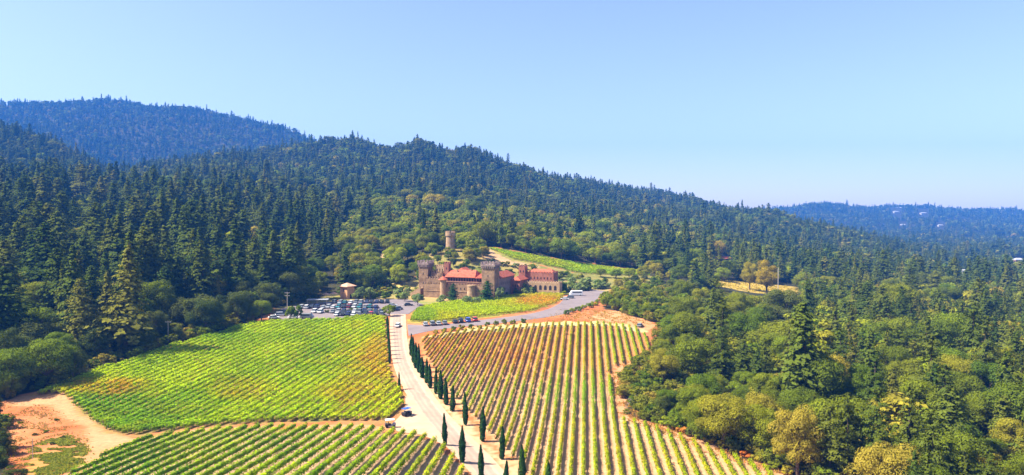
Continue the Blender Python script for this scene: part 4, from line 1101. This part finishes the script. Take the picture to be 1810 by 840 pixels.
# ------------------------------------------------------------------ cars
def car_shape(L, W_, Hh, hood, kind_):
    """returns body, glass and roof meshes; x forward"""
    bz = 0.32; mid = Hh * 0.56
    def loft(secs, name, mat):
        mb = MB(); k = len(secs[0]); b = 0
        for s in secs: mb.v += s
        for i in range(len(secs) - 1):
            for j in range(k):
                mb.f.append((i * k + j, i * k + (j + 1) % k, (i + 1) * k + (j + 1) % k, (i + 1) * k + j))
        mb.f.append(tuple(reversed(range(k)))); mb.f.append(tuple((len(secs) - 1) * k + j for j in range(k)))
        return mb.mesh(name, mat)
    def sec(x, w, z0, z1):
        c = min(0.14, (z1 - z0) * 0.3); w = w / 2
        return [(x, -w, z0 + c), (x, -w + c, z0), (x, w - c, z0), (x, w, z0 + c), (x, w, z1 - c), (x, w - c, z1), (x, -w + c, z1), (x, -w, z1 - c)]
    h_ = L / 2
    if kind_ == 'van':
        body = loft([sec(-h_, W_ * 0.94, bz + 0.1, Hh - 0.1), sec(-h_ + 0.15, W_, bz, Hh), sec(h_ - 1.1, W_, bz, Hh), sec(h_ - 0.6, W_ * 0.97, bz, Hh * 0.72), sec(h_ - 0.1, W_ * 0.92, bz, Hh * 0.5), sec(h_, W_ * 0.85, bz + 0.1, Hh * 0.45)], 'body', PAINT['white'])
        mb = MB()
        mb.box(-h_ + 0.5, h_ - 1.5, -W_ / 2 - 0.012, W_ / 2 + 0.012, Hh * 0.58, Hh * 0.84)
        glass = mb.mesh('windows', M['glass'])
        return body, glass, None
    body = loft([sec(-h_, W_ * 0.86, bz + 0.12, mid - 0.06), sec(-h_ + 0.18, W_ * 0.97, bz, mid), sec(-h_ * 0.4, W_, bz - 0.02, mid + 0.03), sec(h_ * 0.35, W_, bz - 0.02, mid + 0.02), sec(h_ - 0.25, W_ * 0.95, bz, mid - 0.10), sec(h_, W_ * 0.82, bz + 0.12, mid - 0.2)], 'body', PAINT['white'])
    x0 = -h_ + (0.10 if kind_ == 'suv' else 0.55); x1 = h_ - hood
    def slab(xa, xb, xc, xd, w0, w1, z0, z1, name, mat):
        mb = MB(); a, b = w0 / 2, w1 / 2
        mb.add([(xa, -a, z0), (xb, -a, z0), (xb, a, z0), (xa, a, z0), (xc, -b, z1), (xd, -b, z1), (xd, b, z1), (xc, b, z1)],
               [(0, 3, 2, 1), (4, 5, 6, 7), (0, 1, 5, 4), (1, 2, 6, 5), (2, 3, 7, 6), (3, 0, 4, 7)])
        return mb.mesh(name, mat)
    glass = slab(x0, x1 + 0.25, x0 + 0.4, x1 - 0.55, W_ * 0.92, W_ * 0.76, mid, Hh - 0.06, 'windows', M['glass'])
    rf_ = slab(x0 + 0.36, x1 - 0.5, x0 + 0.5, x1 - 0.65, W_ * 0.79, W_ * 0.70, Hh - 0.065, Hh, 'roof', PAINT['white'])
    return body, glass, rf_
mbw = MB(); b_ = []
for k in range(14):
    a = 2 * math.pi * k / 14
    b_.append((math.cos(a) * 0.33, math.sin(a) * 0.33))
mbw.add([(x, -0.11, z) for x, z in b_] + [(x, 0.11, z) for x, z in b_], [tuple(range(14)), tuple(range(27, 13, -1))] + [(i, (i + 1) % 14, 14 + (i + 1) % 14, 14 + i) for i in range(14)])
WHEEL = mbw.mesh('wheel', M['tyre'])
mbl = MB(); mbl.box(-0.06, 0.06, -0.2, 0.2, -0.08, 0.08); LAMP = mbl.mesh('headlight', M['lens'])
CARS = {'sedan': (car_shape(4.6, 1.82, 1.45, 1.35, 'sedan'), 4.6, 1.82), 'suv': (car_shape(4.7, 1.92, 1.75, 1.2, 'suv'), 4.7, 1.92), 'shuttle bus': (car_shape(7.0, 2.3, 2.75, 1, 'van'), 7.0, 2.3), 'van': (car_shape(5.4, 2.0, 2.2, 1, 'van'), 5.4, 2.0)}
def car(kind_, colour, px_, py_, heading, label, group=None, lift=0.08):
    (bm_, gm_, rm_), L, W_ = CARS[kind_]
    p = ground(px_, py_)
    root = empty({'shuttle bus': 'shuttle_bus', 'van': 'parked_van'}.get(kind_, 'parked_car'), (p.x, p.y, p.z + lift), heading)
    def part(nm, me, loc=(0, 0, 0), col_=False):
        o = link(nm, me, root, loc=loc)
        if col_: o.material_slots[0].link = 'OBJECT'; o.material_slots[0].material = PAINT[colour]
    part('body', bm_, col_=True); part('windows', gm_)
    if rm_: part('roof', rm_, col_=True)
    for sx in (-1, 1):
        for sy in (-1, 1): part('wheel', WHEEL, (sx * L * 0.31, sy * (W_ / 2 - 0.08), 0.33))
    for sy in (-1, 1): part('headlight', LAMP, (L / 2 - 0.06, sy * W_ * 0.32, 0.66))
    tag(root, label, {'suv': 'car', 'sedan': 'car', 'van': 'van', 'shuttle bus': 'bus'}[kind_], group)
    return root
rg = random.Random(4)
N90 = math.pi / 2
rows_ = [('back', [592 + 9.3 * i for i in range(11)], 536.5, ['grey', 'silver', 'teal', 'white', 'grey', 'silver', 'navy', 'black', 'navy', 'black', 'black']),
         ('second', [533 + 9.4 * i for i in range(15)], 545.0, ['silver', 'white', 'black', 'navy', 'silver', 'silver', 'white', 'teal', 'black', 'maroon', 'white', 'teal', 'grey', 'teal', 'navy']),
         ('third', [556, 566] + [588 + 9.5 * i for i in range(10)], 553.0, ['white', 'white', 'grey', 'silver', 'navy', 'black', 'white', 'grey', 'navy', 'grey', 'navy', 'black']),
         ('front', [596 + 10 * i for i in range(9)], 558.0, ['white', 'black', 'navy', 'white', 'grey', 'black', 'red', 'black', 'grey'])]
for nm, xs, y, cols in rows_:
    for i, (x, c) in enumerate(zip(xs, cols)):
        kd = 'suv' if rg.random() < 0.45 else 'sedan'
        yy = y - (x - 600) * 0.008 + rg.uniform(-0.5, 0.5)
        car(kd, c, x + rg.uniform(-0.6, 0.6), yy, N90 * (1 if rg.random() < 0.6 else -1) + rg.uniform(-0.06, 0.06),
            f'{c} {"tall " if kd == "suv" else ""}car, {ordw(i + 1)} from the utility pole end, {nm} car park row', f'cars in the {nm} row of the car park')
car('sedan', 'white', 484, 563.5, 0.3, 'white car at the far end of the car park beside the round tree')
car('suv', 'silver', 497, 559, 0.35, 'silver car parked just in front of the utility pole')
car('sedan', 'grey', 505, 554.5, 0.4, 'grey car tucked behind the silver one near the utility pole')
car('sedan', 'white', 519, 563.5, 0.1, 'white car under the small flat-topped trees by the vineyard edge')
car('van', 'grey', 543, 563.5, 0.0, 'long grey van parked alone by the vineyard edge')
car('sedan', 'silver', 694, 541.5, 0.1, 'silver car at the road end of the car park, furthest up')
car('suv', 'grey', 704, 548, 0.9, 'grey tall car turning at the junction above the road')
car('sedan', 'navy', 699, 550, 0.9, 'dark blue car beside the grey one at the junction')
car('sedan', 'black', 722, 541, 0.2, 'black car standing by the olive tree past the junction')
car('sedan', 'white', 703, 578, -N90 - 0.05, 'white car driving down the pale road')
for i, (x, y, c, k) in enumerate([(752, 575.5, 'silver', 'sedan'), (764, 574.8, 'grey', 'suv'), (775, 574.2, 'silver', 'sedan'), (786, 573.2, 'grey', 'sedan'), (804, 571, 'black', 'sedan'), (814, 570, 'black', 'suv'), (827, 569, 'blue', 'suv'), (839, 567.8, 'red', 'suv')]):
    car(k, c, x, y, N90 + 0.25, f'{c} car, {ordw(i + 1)} from the main road in the line parked along the side road', 'cars parked along the side road')
car('shuttle bus', 'white', 1018, 523, math.pi + 0.05, 'white shuttle bus with dark windows in the upper car park')
car('sedan', 'white', 997, 530.5, math.pi + 0.1, 'white car at the entrance of the upper car park near the bus')
car('suv', 'grey', 1007, 528, math.pi, 'grey car just behind the white one near the bus')
car('sedan', 'black', 1036, 513.5, math.pi - 0.4, 'black car at the far end of the upper car park')
car('sedan', 'grey', 1131, 577.5, 1.2, 'small grey car on the dirt at the top corner of the right vineyard', lift=0.0)

# open carts on the gravel apron
def cart(px_, py_, heading, roof_mat, body_mat, label, L=2.6):
    p = ground(px_, py_); r_ = empty('utility_cart', (p.x, p.y, p.z + 0.06), heading)
    mb = MB(); mb.box(-L / 2, L / 2 - 0.1, -0.65, 0.65, 0.32, 0.62); mb.box(L / 2 - 0.75, L / 2, -0.6, 0.6, 0.62, 1.0); mb.build('body', body_mat, r_)
    mb = MB(); mb.box(-0.35, 0.15, -0.58, 0.58, 0.62, 0.86); mb.box(-0.5, -0.35, -0.58, 0.58, 0.62, 1.3); mb.build('seat', M['tyre'], r_)
    mb = MB(); mb.box(-L / 2, -0.6, -0.66, 0.66, 0.63, 0.95); mb.build('cargo_bed', M['tyre'], r_)
    mb = MB(); mb.box(-L / 2 + 0.05, L / 2 - 0.35, -0.72, 0.72, 1.86, 1.98); mb.build('canopy', roof_mat, r_)
    for sx in (-L / 2 + 0.12, L / 2 - 0.45):
        for sy in (-0.6, 0.6):
            mb = MB(); mb.tube([(sx, sy, 0.6), (sx, sy, 1.87)], [0.03, 0.03]); mb.build('canopy_post', M['metal'], r_)
    for sx in (-L * 0.32, L * 0.32):
        for sy in (-0.6, 0.6): link('wheel', WHEEL, r_, loc=(sx, sy, 0.33))
    tag(r_, label, 'cart')
cart(690, 756, 0.25, M['cream'], PAINT['grey'], 'utility cart with white canopy standing on the gravel beside the near vineyard')
cart(719, 735, 0.9, PAINT['blue'], PAINT['black'], 'dark utility cart with blue canopy at the corner of the big left vineyard')

# ------------------------------------------------------------------ poles
def pole(x, yb, yt, label, arms=2, r_=0.16):
    p = ground(x, yb); H_ = (yb - yt) / F_PX * p.y
    q = empty('utility_pole', p)
    mb = MB(); mb.tube([(0, 0, -0.8), (0, 0, H_)], [r_, r_ * 0.7], 8); mb.build('pole', M['wood_pole'], q)
    for k in range(arms):
        mb = MB(); mb.box(-1.1, 1.1, -0.08, 0.08, H_ - 0.5 - 1.2 * k, H_ - 0.3 - 1.2 * k); mb.build('crossarm', M['wood_pole'], q)
    tag(q, label, 'pole')
pole(508, 556, 516, 'pale utility pole with two crossarms at the corner of the car park')
pole(297.5, 604, 567, 'weathered wooden pole at the forest edge of the big left vineyard', 1)
pole(58, 812, 774, 'thin wooden post standing in the dry orange ground', 0, 0.08)
pole(1375, 538, 473, 'tall bare pale pole rising from the right-hand wood', 0, 0.22)

# ------------------------------------------------------------------ garden trees and shrubs, placed one by one
def shrub(kind_, x, y, hpx, wpx, mat, label, group=None, v=0):
    p = ground(x, y); s_ = p.y / F_PX
    plant(kind_, p.x, p.y, p.z - 0.15, hpx * s_, wpx * s_, x * 0.37, v if v else int(x) % 5, M[mat] if mat else None, label, group)
OLV = {}
for i, (x, y, h_, w_) in enumerate([(738, 540, 22, 26), (716, 533, 18, 22), (703, 524, 14, 24), (783, 534, 14, 18), (826, 538, 16, 24), (843, 538, 14, 18), (778, 538, 12, 22), (884, 530, 24, 24), (917, 520, 22, 32),
                                   (957, 515, 24, 32), (985, 514, 20, 28), (940, 508, 14, 18), (1005, 508, 18, 26), (640, 530, 24, 26), (655, 529, 22, 24), (628, 531, 14, 16), (1035, 506, 16, 26), (1060, 507, 14, 30), (1012, 500, 12, 18)]):
    lab_ = "beside the ochre tower" if x < 665 else "by the castle steps" if x < 745 else "below the curtain wall" if x < 862 else "below the side wing" if x < 930 else "by the upper car park" if x > 1000 else "below the brick block"
    OLV[lab_] = OLV.get(lab_, 0) + 1
    shrub('olive', x, y, h_, w_, None, f'{ordw(OLV[lab_])} grey-green olive tree {lab_}', 'olive trees around the castle')
shrub('conifer', 801, 531, 31, 24, 'cypress', 'dark green cone-shaped tree against the wall beside the round turret', v=3)
shrub('conifer', 861, 533, 37, 31, 'cypress', 'dark green cone-shaped tree between the bastion and the right tower', v=1)
shrub('bush', 668, 521, 9, 15, 'orange', 'orange-red shrub on the bank beyond the car park')
for i, (x, y) in enumerate([(895, 531), (912, 531), (880, 532)]):
    shrub('bush', x, y, 6, 18, 'bright', f'{ordw(i + 1)} low bright green shrub from the right tower in the castle garden' if i != 2 else 'bright green shrub at the foot of the right tower', 'bright shrubs below the castle')
rgd = random.Random(12)
GARD = []
for i in range(60):
    x, y = rgd.uniform(630, 738), rgd.uniform(496, 530)
    if y < 531 and (x < 705 or y > 512 or y < 500): GARD.append((x, y))
for i in range(34): GARD.append((rgd.uniform(890, 1075), 0))
GARD = [(x, y if y else 526.5 - (x - 890) * 0.085 - rgd.uniform(0, 3.5)) for x, y in GARD]
GARD.sort()
for i, (x, y) in enumerate(GARD):
    m_ = rgd.choice(('oak_green', 'olive', 'oak', 'oak_dark', 'bright', 'oak_green') if x < 800 else ('oak_green', 'olive', 'oak_dark', 'olive'))
    shrub('bush', x, y, rgd.uniform(8, 15) if x < 800 else rgd.uniform(11, 20), rgd.uniform(14, 24), m_, f'{LOOK.get(m_, "grey-green")} garden shrub, {ordw(i + 1 if x < 800 else i + 1 - sum(g_[0] < 800 for g_ in GARD))} from the ' + ('ochre tower toward the castle' if x < 800 else 'right castle tower toward the upper car park'), 'garden shrubs left of the castle' if x < 800 else 'garden shrubs right of the castle')
# trees by the car park
shrub('oak', 462, 567, 38, 40, 'oak_green', 'round green tree at the car park end nearest the forest', v=4)
shrub('oak', 448, 570, 34, 26, 'oak_dark', 'dark tree leaning against the round green tree by the car park', v=2)
shrub('olive', 514, 566, 26, 22, 'oak_green', 'first small flat-topped tree beside the utility pole', v=1)
shrub('olive', 526, 566, 27, 24, 'oak_green', 'second small flat-topped tree, further from the utility pole', v=2)
shrub('olive', 688, 559, 21, 30, 'oak_green', 'feathery green tree at the road end of the car park', v=1)
shrub('bush', 578, 553, 8, 11, 'oak_dark', 'round dark bush between parked white cars')
for i, x in enumerate((622, 632, 645, 658)):
    shrub('bush', x, 549.5, 6, 12, 'oak_green', f'{ordw(i + 1)} low green planting island bush between the rows of parked cars', 'bushes between car rows')
# bank shrubs along the side road
for i, (x, y) in enumerate([(770, 589), (785, 587), (801, 585), (816, 583), (832, 581), (862, 578), (877, 577), (892, 575), (848, 581), (906, 573), (925, 571)]):
    shrub('bush', x, y, 9 + (i * 5) % 4, 13, 'oak_green' if i % 3 else 'oak', f'{ordw(i + 1)} round shrub on the bank between side road and right vineyard', 'round shrubs on the bank')
for i, (x, y) in enumerate([(1002, 556), (1012, 553), (1022, 550), (1032, 547), (1042, 544), (1051, 540), (1059, 535), (1066, 529), (1072, 523)]):
    shrub('bush', x, y, 9, 17, 'bright' if i % 2 else 'oak_green', f'{ordw(i + 1)} yellow-green hedge shrub along the upper car park edge, going uphill', 'hedge shrubs by the upper car park')
for i, (x, y) in enumerate([(1090, 548), (1105, 552), (1120, 556), (1085, 538), (1100, 541), (1135, 562), (1078, 530)]):
    shrub('bush', x, y, 15, 24, ('gold', 'bright', 'oak')[i % 3], f'{ordw(i + 1)} {("golden", "lime", "olive")[i % 3]} bush at the wood edge above the orange dirt bank', 'bushes above the dirt bank')
# golden scrub by the field's inner corner and along its lower edge
for i, (x, y, h_, w_, m_) in enumerate([(1122, 664, 14, 22, 'oak'), (1134, 674, 20, 30, 'gold'), (1146, 664, 24, 30, 'oak'), (1126, 690, 15, 24, 'gold'), (1148, 692, 30, 36, 'oak'), (1160, 718, 34, 38, 'oak'), (1152, 738, 26, 30, 'oak_green'),
                                      (1178, 752, 22, 34, 'bright'), (1205, 765, 16, 26, 'orange'), (1222, 770, 20, 30, 'oak_dark'), (1255, 783, 16, 30, 'gold'), (1276, 790, 18, 32, 'gold'), (1298, 800, 18, 30, 'oak'), (1318, 808, 16, 26, 'orange'),
                                      (1340, 815, 18, 30, 'gold'), (1235, 776, 14, 22, 'bright'), (1365, 828, 16, 28, 'oak'), (1392, 838, 18, 30, 'gold'), (1188, 758, 12, 20, 'orange')]):
    shrub('bush', x, y, h_, w_, m_, f'{ordw(i + 1)} {LOOK.get(m_, "orange")} scrub bush down the wood side of the right vineyard', 'scrub along the right vineyard edge')
shrub('oak', 1742, 846, 62, 60, 'gold', 'vivid golden-yellow tree at the bottom corner of the right-hand wood', v=3)
shrub('oak', 1355, 522, 66, 46, 'gold', 'tall golden tree with bare lower trunk above the yellow clearing', v=3)
shrub('oak', 1325, 512, 50, 34, 'gold', 'golden-orange tree next to the tall golden one by the clearing', v=1)
# dark bushes at the lower left and on the dry ground
for i, (x, y, h_, w_, m_) in enumerate([(0, 806, 46, 44, 'oak_dark'), (-14, 846, 60, 60, 'oak_dark'), (28, 850, 30, 44, 'oak_dark'), (14, 704, 46, 46, 'oak_green'), (-12, 745, 50, 36, 'oak_dark')]):
    shrub('oak', x, y, h_, w_, m_, ('dark bushy tree beside the dry ground, lower left', 'dark tree in the bottom left corner', 'low dark tree at the bottom edge near the thin post', 'green bushy tree at the tip of the big left vineyard', 'dark tree casting shade on the orange dirt')[i])
for i, (x, y) in enumerate([(36, 748), (20, 752), (82, 765), (62, 770), (100, 743), (112, 775), (132, 784), (92, 786)]):
    shrub('bush', x, y, 6, 11, ('oak_green', 'oak_dark')[i % 2], f'{ordw(i + 1)} small dry scrub tuft on the orange dirt by the track', 'scrub tufts on the dirt')
# grey heap of cut brush
rgp = np.random.default_rng(77); rp = ground(1136, 716)
C_ = rgp.normal(size=(900, 3)) * np.array((1.5, 1.2, 0.5)) + np.array((0, 0, 0.7)); C_[:, 2] = np.abs(C_[:, 2])
V, F = leaf_quads(C_, rgp.normal(size=(900, 3)), rgp.uniform(0.15, 0.45, 900), rgp, 2.6)
o = link('brush_pile', mesh_from('brush_pile', V, F, M['grey_brush'], np.repeat(rgp.uniform(0.6, 1.2, 900), 4)[:, None] * np.ones(3)), loc=rp)
tag(o, 'grey heap of cut brush at the inner corner of the right vineyard', 'brush pile')

# ------------------------------------------------------------------ houses among the trees
def house(x, y, wpx, hpx, roof_mat, wall_mat, label, ins=None, rz=0.0):
    p = ground(x, y); s_ = p.y / F_PX; w_ = wpx * s_; h_ = hpx * s_; d_ = w_ * 0.6
    r_ = empty('house', p, rz)
    mb = MB(); mb.box(-w_ / 2, w_ / 2, -d_ / 2, d_ / 2, -3, h_ * 0.62); wl_ = mb.build('wall', wall_mat, r_)
    mb = MB(); mb.hip_roof(-w_ / 2 * 1.08, w_ / 2 * 1.08, -d_ / 2 * 1.12, d_ / 2 * 1.12, h_ * 0.62, h_, inset=ins if ins else d_ * 0.45); mb.build('roof', roof_mat, r_)
    for i in range(4):
        xx = -w_ / 2 + w_ * (i + 0.5) / 4
        mb = MB(); mb.box(xx - w_ * 0.05, xx + w_ * 0.05, -d_ / 2 - 0.05, -d_ / 2 + 0.2, h_ * 0.2, h_ * 0.5); link('window', mb.mesh('window', M['dark_open']), wl_)
    tag(r_, label, 'house')
HOUSES = [(1277, 462, 38, 9, 'rooftile', 'brick_red', 'red-roofed house half hidden in the trees beyond the yellow clearing'),
          (1284, 488, 22, 8, 'tile_tan', 'white_wall', 'low white building below the red-roofed house'),
          (1584, 376, 9, 3, 'metal', 'white_wall', 'white house on the far blue ridge, first of the pair'), (1632, 379, 10, 3.5, 'metal', 'white_wall', 'white house on the far blue ridge, second of the pair'),
          (1596, 399, 8, 3, 'metal', 'white_wall', 'pale house halfway down the far blue ridge'), (1662, 400, 8, 3, 'metal', 'white_wall', 'pale house lower on the far blue ridge beyond a bare patch'),
          (1800, 464, 16, 8, 'metal', 'stucco', 'tan house with grey roof at the right edge of the valley'), (1705, 484, 12, 8, 'metal', 'white_wall', 'small white house among the trees of the valley')]
for h in HOUSES: house(*h[:4], M[h[4]], M[h[5]], h[6])

SCR = [(870, 462), (884, 468), (897, 470), (912, 474), (926, 476), (942, 478), (958, 481), (975, 484), (992, 488), (1008, 491), (1024, 493), (880, 478), (900, 480), (921, 483), (946, 487), (968, 490), (988, 494), (860, 452), (876, 472), (850, 447), (1040, 496), (1000, 482 + 4)]
for i, (x, y) in enumerate(SCR):
    shrub('bush', x, y, 7 + (i * 7) % 6, 13 + (i * 5) % 9, ('oak_dark', 'oak_green', 'oak', 'olive')[i % 4], f'{ordw(i + 1)} low scrub bush on the slope between castle and strip of vines', 'scrub on the slope behind the castle')
for i, (x, y, h_, w_) in enumerate([(1062, 490, 16, 22), (1088, 492, 18, 26), (1112, 493, 20, 26), (1138, 492, 24, 30), (1160, 490, 26, 30)]):
    shrub('oak', x, y, h_, w_, ('oak', 'oak_green', 'bright', 'oak', 'gold')[i], f'{ordw(i + 1)} rounded tree closing the lower end of the strip of vines', 'trees at the end of the strip of vines')
# dry grass on the bare ground
gg = np.random.default_rng(31)
def tufts(name, poly, n_, cols, sz, label):
    xs = np.array([p[0] for p in poly]); ys = np.array([p[1] for p in poly])
    W_ = [ground(*p) for p in poly]
    x = gg.uniform(min(p.x for p in W_), max(p.x for p in W_), n_ * 4); y = gg.uniform(min(p.y for p in W_), max(p.y for p in W_), n_ * 4)
    px_, py_ = project(x, y, zt(x, y)); k = inpoly(px_ + gg.normal(size=len(x)) * 7, py_ + gg.normal(size=len(x)) * 4, poly) & (fbm(x / 2.2, y / 2.2, 2) > 0.47); x, y = x[k][:n_], y[k][:n_]
    m_ = len(x); C = np.stack([x, y, zt(x, y) + sz * 0.35], 1)
    N = np.stack([gg.normal(size=m_), gg.normal(size=m_), gg.normal(size=m_) * 0.3 + 0.3], 1)
    V, F = leaf_quads(C, N, gg.uniform(0.6, 1.3, m_) * sz, gg)
    t_ = gg.random((m_, 1)); cl = lerp(cols[0], cols[1], t_)
    tag(link(name, mesh_from(name, V, F, M['vine'], np.repeat(cl, 4, axis=0))), label, 'grass', kind='stuff')
tufts('dry_grass', [(15, 712), (80, 716), (150, 780), (150, 815), (90, 842), (30, 842), (10, 760)], 5000, ((0.45, 0.26, 0.08), (0.30, 0.24, 0.05)), 0.35, 'dry orange grass and weeds on the bare ground by the track')
tufts('weeds', [(70, 788), (110, 770), (146, 790), (148, 812), (105, 842), (60, 845), (50, 820)], 8000, ((0.10, 0.17, 0.02), (0.44, 0.40, 0.04)), 0.42, 'green weedy grass patch beside the dirt track')
tufts('bank_grass', [(900, 572), (1000, 558), (1060, 547), (1130, 562), (1160, 575), (1120, 577), (1060, 570), (960, 570)], 3500, ((0.48, 0.24, 0.06), (0.34, 0.26, 0.05)), 0.4, 'dry orange grass on the bank below the upper car park')
tufts('edge_grass', [(1078, 655), (1150, 632), (1160, 650), (1130, 690), (1170, 745), (1265, 785), (1400, 838), (1385, 843), (1250, 796), (1150, 756), (1095, 742)], 6000, ((0.50, 0.22, 0.05), (0.38, 0.26, 0.05)), 0.42, 'dry orange grass along the wood side of the right vineyard')
tufts('yellow_clearing_grass', P_YELLOW, 3000, ((0.42, 0.34, 0.04), (0.5, 0.36, 0.06)), 0.7, 'yellow grass of the clearing in the right-hand wood')

# ------------------------------------------------------------------ haze
mb = MB(); mb.box(-4700, 4700, -260, 4400, float(GZ.min()) - 2.0, max(float(GZ.max()) + 34.0, CAM_Z + 60))
hm = bpy.data.materials.new('haze_air'); hm.use_nodes = True
hn = hm.node_tree.nodes; hn.remove(hn['Principled BSDF'])
pv = hn.new('ShaderNodeVolumePrincipled'); pv.inputs['Density'].default_value = HAZE_DENSITY; pv.inputs['Color'].default_value = (*HAZE_COLOR, 1); pv.inputs['Anisotropy'].default_value = 0.0
hm.node_tree.links.new(pv.outputs[0], hn['Material Output'].inputs['Volume'])
tag(mb.build('haze', hm), 'thin blue haze over the valley and hills', 'haze', kind='stuff')
